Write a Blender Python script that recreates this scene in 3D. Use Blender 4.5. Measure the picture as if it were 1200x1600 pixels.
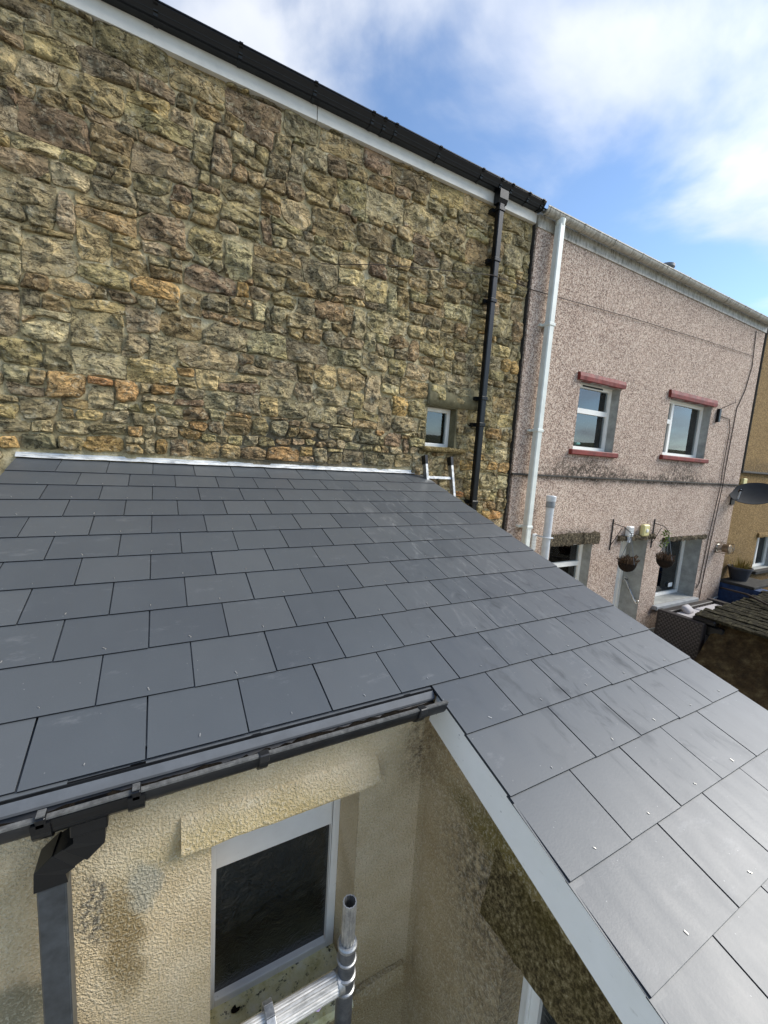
import bpy, math, random, bmesh
from mathutils import Vector, Matrix, noise, Euler
random.seed(7)
R = math.radians
scene = bpy.context.scene
COL = scene.collection
for o in list(bpy.data.objects): bpy.data.objects.remove(o)

# ------------------------------------------------------------------ camera
CAMP = Vector((0.0428, -3.877, 0.1712))
cam_d = bpy.data.cameras.new('camera'); cam = bpy.data.objects.new('camera', cam_d); COL.objects.link(cam)
right = Vector((0.87723797, -0.4760169, 0.06214058)); down = Vector((-0.00903015, -0.14578416, -0.98927521)); fwd = Vector((0.47997083, 0.86726864, -0.1321859))
cam.matrix_world = Matrix(((right.x, -down.x, -fwd.x, CAMP.x), (right.y, -down.y, -fwd.y, CAMP.y), (right.z, -down.z, -fwd.z, CAMP.z), (0, 0, 0, 1)))
cam_d.sensor_fit = 'VERTICAL'; cam_d.sensor_height = 32.0; cam_d.lens = 641.06 * 32 / 1600
cam_d.clip_start = 0.05; cam_d.clip_end = 3000
scene.camera = cam
scene.render.resolution_x = 768; scene.render.resolution_y = 1024

# ------------------------------------------------------------------ sky and sun
SUN_AZ, SUN_EL = 114.0, 39.0
sdir = Vector((math.sin(R(SUN_AZ)) * math.cos(R(SUN_EL)), math.cos(R(SUN_AZ)) * math.cos(R(SUN_EL)), math.sin(R(SUN_EL))))
world = bpy.data.worlds.new('World'); scene.world = world; world.use_nodes = True
wt = world.node_tree; wn = wt.nodes; wl = wt.links; wn.clear()
def W(t, **k):
    n = wn.new(t)
    for a, b in k.items(): setattr(n, a, b)
    return n
def wmath(op, a, b=None, clamp=False):
    n = W('ShaderNodeMath', operation=op); n.use_clamp = clamp
    for i, v in enumerate((a, b)):
        if v is None: continue
        if isinstance(v, (int, float)): n.inputs[i].default_value = v
        else: wl.new(v, n.inputs[i])
    return n.outputs[0]
sky = W('ShaderNodeTexSky', sky_type='NISHITA'); sky.sun_disc = False
sky.sun_elevation = R(SUN_EL); sky.sun_rotation = R(SUN_AZ); sky.air_density = 1.0; sky.dust_density = 0.1; sky.ozone_density = 2.6
tc = W('ShaderNodeTexCoord'); sep = W('ShaderNodeSeparateXYZ'); wl.new(tc.outputs['Generated'], sep.inputs[0])
zz = wmath('ADD', wmath('MAXIMUM', sep.outputs[2], 0.0), 0.28)
cmb = W('ShaderNodeCombineXYZ'); wl.new(wmath('DIVIDE', sep.outputs[0], zz), cmb.inputs[0]); wl.new(wmath('DIVIDE', sep.outputs[1], zz), cmb.inputs[1])
CLOUD_OFF = (9.836, -3.2162, 0.4)
mp = W('ShaderNodeMapping'); mp.inputs['Location'].default_value = CLOUD_OFF; mp.inputs['Rotation'].default_value = (0, 0, 0.82555); wl.new(cmb.outputs[0], mp.inputs[0])
n1 = W('ShaderNodeTexNoise'); n1.inputs['Scale'].default_value = 1.9; n1.inputs['Detail'].default_value = 7; n1.inputs['Roughness'].default_value = 0.52; n1.inputs['Distortion'].default_value = 0.25
wl.new(mp.outputs[0], n1.inputs['Vector'])
rp = W('ShaderNodeValToRGB'); rp.color_ramp.elements[0].position = 0.42; rp.color_ramp.elements[1].position = 0.67
rp.color_ramp.interpolation = 'EASE'; rp.color_ramp.elements[1].color = (0.8, 0.8, 0.8, 1); wl.new(n1.outputs[0], rp.inputs[0])
n2 = W('ShaderNodeTexNoise'); n2.inputs['Scale'].default_value = 3.0; n2.inputs['Detail'].default_value = 5; wl.new(mp.outputs[0], n2.inputs['Vector'])
rp2 = W('ShaderNodeValToRGB'); rp2.color_ramp.elements[0].position = 0.35; rp2.color_ramp.elements[1].position = 0.68
rp2.color_ramp.elements[0].color = (4.0, 4.3, 4.9, 1); rp2.color_ramp.elements[1].color = (5.7, 5.8, 6.0, 1); wl.new(n2.outputs[0], rp2.inputs[0])
# clouds nearer the sun scatter more of its light forward
dp = W('ShaderNodeVectorMath', operation='DOT_PRODUCT'); wl.new(tc.outputs['Generated'], dp.inputs[0]); dp.inputs[1].default_value = sdir
glow = wmath('ADD', wmath('MULTIPLY', wmath('POWER', wmath('MAXIMUM', dp.outputs['Value'], 0.0), 3.0), 0.35), 0.85)
cg = W('ShaderNodeVectorMath', operation='SCALE'); wl.new(rp2.outputs[0], cg.inputs[0]); wl.new(glow, cg.inputs['Scale'])
mx = W('ShaderNodeMix', data_type='RGBA'); wl.new(rp.outputs[0], mx.inputs[0]); wl.new(sky.outputs[0], mx.inputs[6]); wl.new(cg.outputs[0], mx.inputs[7])
bg = W('ShaderNodeBackground'); bg.inputs[1].default_value = 0.088; wl.new(mx.outputs[2], bg.inputs[0])
wo = W('ShaderNodeOutputWorld'); wl.new(bg.outputs[0], wo.inputs[0])
sun_d = bpy.data.lights.new('sun', 'SUN'); sun_d.energy = 2.0; sun_d.angle = R(36); sun_d.color = (1.0, 0.95, 0.87)
sun = bpy.data.objects.new('sun', sun_d); COL.objects.link(sun); sun.rotation_euler = sdir.to_track_quat('Z', 'Y').to_euler()
vs = scene.view_settings; vs.view_transform = 'Standard'; vs.look = 'None'; vs.gamma = 1.0; vs.use_curve_mapping = False
vs.exposure = 1.4

# ------------------------------------------------------------------ material helpers
def lin(r, g, b):
    return tuple(((c / 255) / 12.92 if c / 255 <= 0.04045 else ((c / 255 + 0.055) / 1.055) ** 2.4) for c in (r, g, b)) + (1,)
class NT:
    def __init__(s, name, rough=0.7, spec=0.4, metal=0.0):
        s.m = bpy.data.materials.new(name); s.m.use_nodes = True; s.t = s.m.node_tree; s.n = s.t.nodes
        s.b = s.n['Principled BSDF']; s.b.inputs['Roughness'].default_value = rough
        s.b.inputs['Specular IOR Level'].default_value = spec; s.b.inputs['Metallic'].default_value = metal
        g = s.n.new('ShaderNodeNewGeometry'); s.pos = g.outputs['Position']; s.geo = g
    def set(s, i, v, name=None):
        if isinstance(v, (int, float)): i.default_value = v
        elif isinstance(v, (tuple, list)): i.default_value = v if len(v) == len(i.default_value) else tuple(v)[:len(i.default_value)]
        else: s.t.links.new(v, i)
    def map(s, scale=(1, 1, 1), loc=(0, 0, 0), vec=None, rot=(0, 0, 0)):
        n = s.n.new('ShaderNodeMapping'); n.inputs['Scale'].default_value = scale; n.inputs['Location'].default_value = loc; n.inputs['Rotation'].default_value = rot
        s.t.links.new(vec or s.pos, n.inputs[0]); return n.outputs[0]
    def noise(s, scale, detail=4, rough=0.55, vec=None, dist=0.0, col=False):
        n = s.n.new('ShaderNodeTexNoise'); n.inputs['Scale'].default_value = scale; n.inputs['Detail'].default_value = detail
        n.inputs['Roughness'].default_value = rough; n.inputs['Distortion'].default_value = dist
        s.t.links.new(vec or s.pos, n.inputs['Vector']); return n.outputs[1 if col else 0]
    def vor(s, scale, vec=None, feature='F1', out=0, rnd=1.0):
        n = s.n.new('ShaderNodeTexVoronoi'); n.feature = feature; n.inputs['Scale'].default_value = scale; n.inputs['Randomness'].default_value = rnd
        s.t.links.new(vec or s.pos, n.inputs['Vector']); return n.outputs[out]
    def ramp(s, fac, stops, mode='LINEAR'):
        n = s.n.new('ShaderNodeValToRGB'); n.color_ramp.interpolation = mode; e = n.color_ramp.elements
        while len(e) < len(stops): e.new(0.5)
        for i, (p, c) in enumerate(stops):
            e[i].position = p; e[i].color = (c, c, c, 1) if isinstance(c, (int, float)) else c
        s.t.links.new(fac, n.inputs[0]); return n.outputs[0]
    def mix(s, fac, a, b, mode='MIX'):
        n = s.n.new('ShaderNodeMix'); n.data_type = 'RGBA'; n.blend_type = mode
        s.set(n.inputs[0], fac); s.set(n.inputs[6], a); s.set(n.inputs[7], b); return n.outputs[2]
    def math(s, op, a, b=0.0, clamp=False):
        n = s.n.new('ShaderNodeMath'); n.operation = op; n.use_clamp = clamp; s.set(n.inputs[0], a); s.set(n.inputs[1], b); return n.outputs[0]
    def xyz(s, vec=None):
        n = s.n.new('ShaderNodeSeparateXYZ'); s.t.links.new(vec or s.pos, n.inputs[0]); return n.outputs
    def blob(s, c, r, soft=0.5, warp=None):
        """soft ellipsoid stain of radius r around world point c, 1 inside, 0 outside"""
        v = s.n.new('ShaderNodeVectorMath'); v.operation = 'SUBTRACT'; s.set(v.inputs[0], warp or s.pos); v.inputs[1].default_value = c
        d = s.n.new('ShaderNodeVectorMath'); d.operation = 'DIVIDE'; s.t.links.new(v.outputs[0], d.inputs[0]); d.inputs[1].default_value = r
        l = s.n.new('ShaderNodeVectorMath'); l.operation = 'LENGTH'; s.t.links.new(d.outputs[0], l.inputs[0])
        return s.ramp(l.outputs['Value'], [(1 - soft, 1.0), (1.0, 0.0)], 'EASE')
    def warp(s, scale, amt, detail=3):
        v = s.n.new('ShaderNodeVectorMath'); v.operation = 'SUBTRACT'; s.set(v.inputs[0], s.noise(scale, detail, col=True)); v.inputs[1].default_value = (0.5,) * 3
        k = s.n.new('ShaderNodeVectorMath'); k.operation = 'SCALE'; s.t.links.new(v.outputs[0], k.inputs[0]); k.inputs['Scale'].default_value = amt
        a = s.n.new('ShaderNodeVectorMath'); a.operation = 'ADD'; s.t.links.new(s.pos, a.inputs[0]); s.t.links.new(k.outputs[0], a.inputs[1]); return a.outputs[0]
    def rnd(s):
        return s.n.new('ShaderNodeObjectInfo').outputs['Random']
    def attr(s, name):
        n = s.n.new('ShaderNodeAttribute'); n.attribute_name = name; return n.outputs['Color']
    def bump(s, h, strength=0.5, dist=0.01, prev=None):
        n = s.n.new('ShaderNodeBump'); n.inputs['Strength'].default_value = strength; n.inputs['Distance'].default_value = dist
        s.t.links.new(h, n.inputs['Height'])
        if prev: s.t.links.new(prev, n.inputs['Normal'])
        s.t.links.new(n.outputs[0], s.b.inputs['Normal']); return n.outputs[0]
    def color(s, c): s.set(s.b.inputs['Base Color'], c); return s
    def rough(s, v): s.set(s.b.inputs['Roughness'], v); return s

M = {}
def simple(name, c, rough=0.6, spec=0.4, metal=0.0, var=0.18, nscale=14, bump=0.0):
    k = NT(name, rough, spec, metal)
    dark = tuple(x * (1 - var) for x in c[:3]) + (1,); lite = tuple(min(1, x * (1 + var)) for x in c[:3]) + (1,)
    k.color(k.ramp(k.noise(nscale, 6, 0.65), [(0.3, dark), (0.7, lite)]))
    if bump: k.bump(k.noise(nscale * 6, 4), bump, 0.004)
    M[name] = k.m; return k

# stone of the rubble wall: each stone carries its own colour in the attribute "col"
k = NT('rubble_stone', 0.92, 0.15)
base = k.attr('col')
c = k.mix(1.0, base, k.ramp(k.noise(8, 9, 0.72, dist=0.6), [(0.30, (0.34, 0.31, 0.27, 1)), (0.47, (0.95, 0.95, 0.95, 1)), (0.68, (1.7, 1.62, 1.45, 1))]), 'MULTIPLY')
c = k.mix(k.ramp(k.noise(24, 8, 0.75, vec=k.map(scale=(1, 1, 1.9)), dist=0.8), [(0.54, 0.0), (0.64, 0.6)]), c, lin(66, 58, 45))
c = k.mix(k.ramp(k.noise(15, 8, 0.76, vec=k.map(loc=(4, 2, 9))), [(0.53, 0.0), (0.64, 0.75)]), c, lin(206, 197, 168))
c = k.mix(k.ramp(k.noise(5, 6, 0.65, vec=k.map(loc=(8, 1, 3))), [(0.54, 0.0), (0.70, 0.35)]), c, lin(134, 122, 72))
c = k.mix(k.ramp(k.vor(80, out=1), [(0.0, 0.0), (0.78, 0.0), (0.9, 0.5)]), c, lin(44, 40, 34))
crk = k.ramp(k.math('ABSOLUTE', k.math('SUBTRACT', k.noise(7, 6, 0.65, vec=k.map(scale=(0.8, 1, 1.7), loc=(2, 9, 5)), dist=0.5), 0.5)), [(0.0, 0.75), (0.025, 0.0)])
c = k.mix(crk, c, lin(46, 40, 30))
k.color(c)
h = k.math('ADD', k.math('MULTIPLY', k.noise(20, 9, 0.74, vec=k.map(scale=(1, 1, 1.6)), dist=1.0), 1.0), k.math('MULTIPLY', k.noise(75, 5, 0.7), 0.4))
h = k.math('SUBTRACT', h, k.math('MULTIPLY', crk, 0.3))
k.bump(h, 1.0, 0.05)
M['stone'] = k.m

k = NT('lime_mortar', 0.95, 0.15)
c = k.ramp(k.noise(7, 8, 0.65), [(0.3, lin(138, 122, 90)), (0.52, lin(196, 180, 140)), (0.72, lin(220, 208, 176))])
c = k.mix(k.ramp(k.noise(40, 4, 0.6), [(0.5, 0.0), (0.72, 0.55)]), c, lin(82, 74, 56))
x, y, z = k.xyz()
c = k.mix(k.math('MULTIPLY', k.blob((1.35, 0.05, 0.18), (1.5, 1, 0.55), 0.75, k.warp(1.6, 0.5)), 0.8), c, lin(92, 86, 76))
k.color(c); k.bump(k.noise(45, 6, 0.65), 0.8, 0.02); M['mortar'] = k.m

def pebbledash(name, cols, dirt, bscale=80):
    k = NT(name, 0.9, 0.2)
    w = k.warp(40, 0.012)
    v = k.vor(bscale, vec=w, out=1)
    cell = k.xyz(v)[0]
    c = k.ramp(cell, [(0.0, cols[0]), (0.18, cols[1]), (0.42, cols[2]), (0.72, cols[3])], 'CONSTANT')
    c = k.mix(0.32, c, k.ramp(k.noise(1.1, 5, 0.6), [(0.3, cols[1]), (0.7, cols[2])]))
    c = k.mix(k.ramp(k.noise(70, 3, 0.6), [(0.52, 0.0), (0.66, 0.7)]), c, cols[0])
    for (cc, rr, a) in dirt:
        m = k.math('MULTIPLY', k.blob(cc, rr, 0.8, k.warp(3, 0.35)), k.ramp(k.noise(22, 5, 0.7), [(0.40, 0.0), (0.58, a)]))
        c = k.mix(m, c, lin(52, 46, 38))
    k.color(c); k.bump(k.vor(bscale * 1.6), 0.55, 0.012); M[name] = k.m
pebbledash('pink_dash', [lin(92, 75, 66), lin(152, 130, 116), lin(200, 178, 160), lin(224, 208, 190)],
           [((5.5, 0, 0.16), (1.3, 1, 0.26), 0.9), ((8.1, 0, 0.22), (1.0, 1, 0.36), 0.75), ((7.0, 0, 0.07), (4.6, 1, 0.11), 0.9), ((5.4, 0, -0.82), (0.75, 1, 0.2), 0.8), ((7.1, 0, -0.85), (0.7, 1, 0.16), 0.7), ((10.0, 0, -1.6), (0.35, 1, 2.6), 0.35), ((7.6, 0, -2.3), (0.9, 1, 0.5), 0.35)])
pebbledash('ochre_dash', [lin(78, 62, 38), lin(118, 94, 56), lin(146, 118, 74), lin(168, 142, 98)],
           [((11.5, 0, 0.4), (2.0, 1, 0.3), 0.6), ((11, 0, -1.6), (1.0, 1, 1.0), 0.3)], 80)

# cream roughcast of the near extension, with its own stains and patches
k = NT('cream_roughcast', 0.92, 0.15)
c = k.ramp(k.noise(3.5, 6, 0.6), [(0.28, lin(190, 167, 128)), (0.5, lin(213, 192, 153)), (0.75, lin(229, 211, 178))])
c = k.mix(k.ramp(k.noise(120, 3, 0.6), [(0.46, 0.0), (0.66, 0.2)]), c, lin(130, 112, 82))
wp = k.warp(7, 0.14, 4)
gx, gy, gz = k.xyz()
# green algae low down and along the lintel
c = k.mix(k.math('MULTIPLY', k.blob((0.36, -2.55, -1.16), (0.55, 0.3, 0.13), 0.8, wp), 0.38), c, lin(168, 148, 78))
c = k.mix(k.math('MULTIPLY', k.ramp(gz, [(0.0, 1.0), (1.0, 0.0)]), 0.0), c, lin(120, 110, 60))
c = k.mix(k.math('MULTIPLY', k.blob((-0.07, -2.53, -1.42), (0.085, 0.3, 0.30), 0.6, wp), 0.75), c, lin(124, 104, 62))
c = k.mix(k.math('MULTIPLY', k.blob((0.0, -2.53, -1.25), (0.06, 0.3, 0.12), 0.45, wp), 0.8), c, lin(164, 158, 138))
c = k.mix(k.math('MULTIPLY', k.blob((-0.14, -2.53, -1.27), (0.05, 0.3, 0.17), 0.5, wp), k.ramp(k.noise(60, 4, 0.6), [(0.42, 0.0), (0.55, 0.8)])), c, lin(82, 80, 74))
c = k.mix(k.math('MULTIPLY', k.blob((-0.36, -2.53, -1.55), (0.13, 0.3, 0.16), 0.5, wp), 0.75), c, lin(122, 120, 98))
c = k.mix(k.math('MULTIPLY', k.blob((0.75, -2.53, -2.35), (0.9, 0.5, 0.55), 0.8, wp), 0.5), c, lin(128, 106, 52))
c = k.mix(k.math('MULTIPLY', k.blob((1.06, -2.56, -1.05), (0.16, 0.16, 0.35), 0.9, wp), k.ramp(k.noise(30, 4, 0.7), [(0.35, 0.0), (0.62, 0.8)])), c, lin(78, 62, 44))
# black mould on the shaded side wall
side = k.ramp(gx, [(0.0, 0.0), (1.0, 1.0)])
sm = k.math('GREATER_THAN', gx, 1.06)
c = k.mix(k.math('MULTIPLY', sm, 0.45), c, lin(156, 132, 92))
m1 = k.math('MULTIPLY', k.math('MULTIPLY', k.blob((1.1, -2.95, -1.38), (0.3, 0.42, 0.62), 0.95, wp), sm), k.ramp(k.noise(38, 6, 0.75), [(0.40, 0.0), (0.58, 0.85)]))
c = k.mix(m1, c, lin(64, 57, 47))
m2 = k.math('MULTIPLY', k.math('MULTIPLY', k.blob((1.1, -3.15, -2.0), (0.3, 0.55, 0.75), 0.9, wp), sm), k.ramp(k.noise(55, 6, 0.75), [(0.42, 0.0), (0.62, 0.7)]))
c = k.mix(m2, c, lin(62, 54, 42))
m3 = k.math('MULTIPLY', k.blob((1.1, -3.05, -1.18), (0.3, 0.55, 0.14), 0.8, wp), sm)
c = k.mix(k.math('MULTIPLY', m3, 0.75), c, lin(112, 98, 40))
k.color(c)
lump = k.noise(115, 2, 0.5, dist=0.2)
hb = k.math('ADD', lump, k.math('MULTIPLY', k.noise(250, 2, 0.5), 0.35))
c = k.mix(k.ramp(lump, [(0.50, 0.0), (0.68, 0.5)]), c, k.mix(0.6, c, lin(246, 236, 210)))
k.color(c)
k.bump(hb, 1.0, 0.012); M['cream'] = k.m

k = NT('mossy_lintel', 0.95, 0.1)
c = k.ramp(k.noise(70, 7, 0.78), [(0.36, lin(54, 46, 34)), (0.48, lin(104, 90, 60)), (0.58, lin(156, 138, 96)), (0.72, lin(212, 198, 160))])
c = k.mix(k.ramp(k.noise(5, 3), [(0.4, 0.0), (0.65, 0.5)]), c, lin(96, 84, 36))
k.color(c); k.bump(k.noise(60, 6, 0.7), 0.9, 0.03); M['mossy'] = k.m

k = NT('mossy_grey_lintel', 0.95, 0.1)
c = k.ramp(k.noise(34, 7, 0.78), [(0.36, lin(40, 36, 30)), (0.5, lin(84, 76, 62)), (0.6, lin(128, 116, 94)), (0.74, lin(186, 176, 156))])
k.color(c); k.bump(k.noise(50, 6, 0.7), 1.0, 0.04); M['mossy_grey'] = k.m
# fibre cement slate
k = NT('fibre_cement_slate', 0.42, 0.65)
rn = k.rnd()
c = k.ramp(rn, [(0.0, lin(69, 73, 77)), (0.5, lin(74, 78, 81)), (1.0, lin(80, 83, 85))])
c = k.mix(k.ramp(k.noise(2.2, 5, 0.6), [(0.35, 0.0), (0.75, 0.3)]), c, lin(88, 93, 95))
streak = k.noise(5, 6, 0.7, vec=k.map(scale=(3.2, 1.0, 1.0), rot=(0, 0, 0.35)), dist=0.9)
xx, yy, zz_ = k.xyz()
dusty = k.blob((1.9, -1.3, -0.4), (0.9, 2.4, 2.0), 0.9, k.warp(2.0, 0.6))
c = k.mix(k.math('MULTIPLY', dusty, k.ramp(streak, [(0.54, 0.0), (0.74, 0.42)])), c, lin(158, 158, 156))
c = k.mix(k.ramp(k.noise(3.1, 7, 0.75, vec=k.map(scale=(1.6, 4.0, 3.0), loc=(3, 5, 1))), [(0.6, 0.0), (0.75, 0.35)]), c, lin(132, 133, 134))
c = k.mix(k.ramp(k.vor(26, out=0), [(0.0, 0.8), (0.055, 0.0)]), c, lin(176, 176, 172))
rub = k.math('MULTIPLY', k.blob((2.0, -2.3, -0.7), (1.1, 1.5, 2.0), 0.7, k.warp(1.5, 0.6)), k.ramp(k.noise(4.5, 6, 0.62, vec=k.map(scale=(2.6, 1.0, 1.0), rot=(0, 0, 0.45), loc=(3, 1, 0)), dist=0.7), [(0.54, 0.0), (0.68, 1.0)]))
c = k.mix(k.math('MULTIPLY', rub, 0.45), c, lin(60, 61, 63))
k.color(c)
k.rough(k.ramp(k.noise(4, 5, 0.6, vec=k.map(scale=(3, 1, 1), rot=(0, 0, 0.5))), [(0.3, 0.40), (0.7, 0.48)]))
k.set(k.b.inputs['Specular IOR Level'], k.math('SUBTRACT', 0.64, k.math('MULTIPLY', rub, 0.38)))
k.bump(k.noise(140, 4, 0.6), 0.12, 0.002); M['slate'] = k.m
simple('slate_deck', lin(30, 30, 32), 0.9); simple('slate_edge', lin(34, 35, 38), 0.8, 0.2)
simple('rivet', lin(186, 183, 176), 0.35, 0.5, 0.7)

k = NT('foil_flashing', 0.45, 0.5, 0.15)
k.color(k.ramp(k.noise(16, 7, 0.7, vec=k.map(scale=(0.6, 3, 4))), [(0.3, lin(120, 122, 122)), (0.48, lin(212, 213, 210)), (0.7, lin(236, 236, 232))]))
k.bump(k.noise(18, 5, vec=k.map(scale=(0.5, 4, 4))), 0.5, 0.02); M['flashing'] = k.m

k = simple('black_plastic', lin(14, 15, 17), 0.3, 0.32, var=0.3)
k = NT('weathered_black_plastic', 0.42, 0.5)
c = k.ramp(k.noise(9, 7, 0.7), [(0.3, lin(16, 17, 18)), (0.6, lin(30, 31, 33)), (0.8, lin(62, 62, 60))])
k.color(c); k.rough(k.ramp(k.noise(20, 4), [(0.3, 0.32), (0.7, 0.55)])); M['black_worn'] = k.m
simple('grey_pipe', lin(54, 58, 61), 0.36, 0.45, var=0.4, nscale=22)
k = NT('gutter_lip_pale', 0.5, 0.4)  # mottled grey, paler than the black gutter body
k.color(k.ramp(k.noise(40, 6, 0.7, vec=k.map(scale=(1.2, 1, 1))), [(0.3, lin(64, 64, 63)), (0.55, lin(96, 96, 94)), (0.8, lin(122, 122, 118))])); M['lip'] = k.m
simple('gutter_dirt', lin(24, 20, 15), 0.95, 0.1, var=0.7, nscale=40, bump=0.9)
simple('tray_grey', lin(88, 92, 96), 0.6, 0.35, var=0.15)
k = NT('white_upvc', 0.35, 0.5)
c = k.ramp(k.noise(6, 5, 0.6), [(0.3, lin(238, 234, 224)), (0.7, lin(248, 245, 236))])
c = k.mix(k.ramp(k.noise(30, 6, 0.75, vec=k.map(loc=(1, 6, 2))), [(0.64, 0.0), (0.76, 0.55)]), c, lin(120, 112, 92))
k.color(c); M['upvc'] = k.m
k = NT('barge_white', 0.35, 0.5)
c = k.ramp(k.noise(5, 5, 0.6), [(0.3, lin(242, 240, 232)), (0.7, lin(252, 250, 244))])
c = k.mix(k.ramp(k.vor(22, out=0), [(0.0, 0.85), (0.10, 0.0)]), c, lin(80, 76, 66))
c = k.mix(k.ramp(k.noise(14, 6, 0.7, vec=k.map(scale=(1, 1.2, 4))), [(0.62, 0.0), (0.78, 0.4)]), c, lin(150, 142, 112))
k.color(c); M['barge'] = k.m
k = NT('old_white_gutter', 0.5, 0.4)
c = k.ramp(k.noise(9, 7, 0.7, vec=k.map(scale=(3, 1, 1))), [(0.3, lin(92, 87, 76)), (0.5, lin(158, 153, 140)), (0.75, lin(196, 191, 178))])
k.color(c); M['old_white'] = k.m
simple('fascia_grey', lin(204, 201, 191), 0.45, 0.4, var=0.1, nscale=5)
simple('cream_pipe', lin(208, 212, 204), 0.45, 0.45, var=0.1, nscale=8)
simple('vent_grey', lin(186, 190, 192), 0.4, 0.45, var=0.12)
simple('vent_cap', lin(118, 122, 124), 0.5)
simple('cement', lin(156, 156, 150), 0.9, 0.2, var=0.25, nscale=7, bump=0.4)
simple('stone_cement', lin(112, 106, 82), 0.95, 0.15, var=0.35, nscale=12, bump=0.8)
simple('pale_cement', lin(150, 152, 152), 0.85, 0.2, var=0.15, nscale=9, bump=0.3)
k = NT('red_paint', 0.6, 0.35)
c = k.ramp(k.noise(10, 6, 0.65), [(0.3, lin(90, 36, 30)), (0.6, lin(128, 50, 42)), (0.8, lin(150, 80, 66))])
c = k.mix(k.ramp(k.noise(40, 5, 0.7), [(0.56, 0.0), (0.66, 0.8)]), c, lin(70, 60, 48)); k.color(c); M['red'] = k.m
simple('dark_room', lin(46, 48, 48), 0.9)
simple('curtain', lin(120, 122, 120), 0.9)
simple('terracotta', lin(178, 92, 62), 0.8)
k = NT('window_glass', 0.02, 0.5)
gl = k.n.new('ShaderNodeBsdfGlossy'); gl.inputs['Roughness'].default_value = 0.015; gl.inputs['Color'].default_value = (0.95, 0.98, 1, 1)
tr = k.n.new('ShaderNodeBsdfTransparent'); tr.inputs['Color'].default_value = (0.75, 0.8, 0.8, 1)
fr = k.n.new('ShaderNodeFresnel'); fr.inputs['IOR'].default_value = 2.0
ms = k.n.new('ShaderNodeMixShader'); k.t.links.new(fr.outputs[0], ms.inputs[0]); k.t.links.new(tr.outputs[0], ms.inputs[1]); k.t.links.new(gl.outputs[0], ms.inputs[2])
k.t.links.new(ms.outputs[0], k.n['Material Output'].inputs[0]); M['glass'] = k.m
k = NT('obscured_glass', 0.06, 0.9)
k.color(k.ramp(k.noise(6, 4), [(0.3, (0.008, 0.009, 0.008, 1)), (0.7, (0.018, 0.02, 0.016, 1))]))
hh = k.math('ADD', k.noise(15, 4, 0.55, dist=3.2), k.math('MULTIPLY', k.noise(40, 3, 0.5, dist=2.0), 0.25))
k.bump(hh, 0.22, 0.02); M['obscure'] = k.m
k = NT('lichen_sill', 0.9, 0.2)
c = k.ramp(k.noise(13, 6, 0.7), [(0.3, lin(190, 178, 116)), (0.5, lin(226, 218, 170)), (0.7, lin(236, 231, 206))])
c = k.mix(k.ramp(k.noise(32, 6, 0.75), [(0.56, 0.0), (0.62, 0.9)]), c, lin(46, 42, 34)); k.color(c); k.bump(k.noise(60, 5), 0.6, 0.01); M['lichen'] = k.m
k = NT('dull_aluminium', 0.42, 0.5, 0.85)
c = k.ramp(k.noise(26, 7, 0.75), [(0.3, lin(96, 98, 100)), (0.5, lin(156, 157, 156)), (0.72, lin(206, 204, 198))]); k.color(c); M['alu'] = k.m
k = NT('dark_aluminium', 0.45, 0.5, 0.7)
c = k.ramp(k.noise(24, 7, 0.75), [(0.35, lin(74, 77, 80)), (0.6, lin(108, 110, 112)), (0.78, lin(188, 186, 180))]); k.color(c); M['alu_dark'] = k.m
k = NT('splashed_aluminium', 0.5, 0.5, 0.35)
c = k.ramp(k.noise(18, 7, 0.7, vec=k.map(scale=(0.7, 2, 2))), [(0.35, lin(150, 148, 142)), (0.55, lin(204, 201, 194)), (0.75, lin(226, 224, 216))]); k.color(c); M['alu_white'] = k.m
simple('lilac_tag', lin(200, 176, 214), 0.5)
simple('chrome', lin(190, 186, 178), 0.22, 0.5, 0.9, var=0.2)
simple('flue_metal', lin(140, 124, 104), 0.3, 0.5, 0.85, var=0.4)
simple('rattan', lin(46, 40, 38), 0.55, 0.4, var=0.5, nscale=50)
simple('rattan_light', lin(84, 78, 74), 0.6, 0.3, var=0.4, nscale=60)
simple('cushion', lin(176, 172, 172), 0.95, 0.1, var=0.06)
simple('dish_grey', lin(46, 49, 52), 0.75, 0.2, var=0.12)
simple('wicker', lin(36, 29, 24), 0.9, 0.1, var=0.4, nscale=40)
simple('dead_plant', lin(84, 68, 54), 0.9, 0.1, var=0.5, nscale=30)
simple('green_leaf', lin(84, 104, 40), 0.8, 0.2, var=0.4, nscale=30)
simple('dry_grass', lin(128, 112, 60), 0.9, 0.1, var=0.4, nscale=30)
simple('pot_black', lin(48, 50, 56), 0.5)
simple('cable', lin(52, 42, 36), 0.7)
simple('yellow_box', lin(206, 196, 138), 0.5, var=0.1)
simple('white_box', lin(226, 226, 220), 0.5, var=0.05)
simple('blue_paint', lin(40, 62, 96), 0.6, 0.35, var=0.45, nscale=10)
simple('dark_coping', lin(58, 56, 52), 0.9, 0.2, var=0.4)
k = NT('earthy_wall', 0.97, 0.1)
c = k.ramp(k.noise(6, 8, 0.72), [(0.32, lin(44, 35, 24)), (0.5, lin(74, 60, 40)), (0.66, lin(104, 90, 62)), (0.8, lin(140, 130, 104))])
k.color(c); k.bump(k.noise(18, 7, 0.7), 1.0, 0.06); M['earthy'] = k.m
k = NT('mossy_slab', 0.95, 0.1)
c = k.ramp(k.noise(14, 7, 0.75), [(0.38, lin(30, 28, 24)), (0.54, lin(60, 56, 42)), (0.66, lin(88, 84, 66)), (0.8, lin(150, 148, 136))])
k.color(c); k.bump(k.noise(30, 6, 0.7), 0.9, 0.03); M['slab'] = k.m
k = NT('yard_concrete', 0.9, 0.2)
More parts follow.
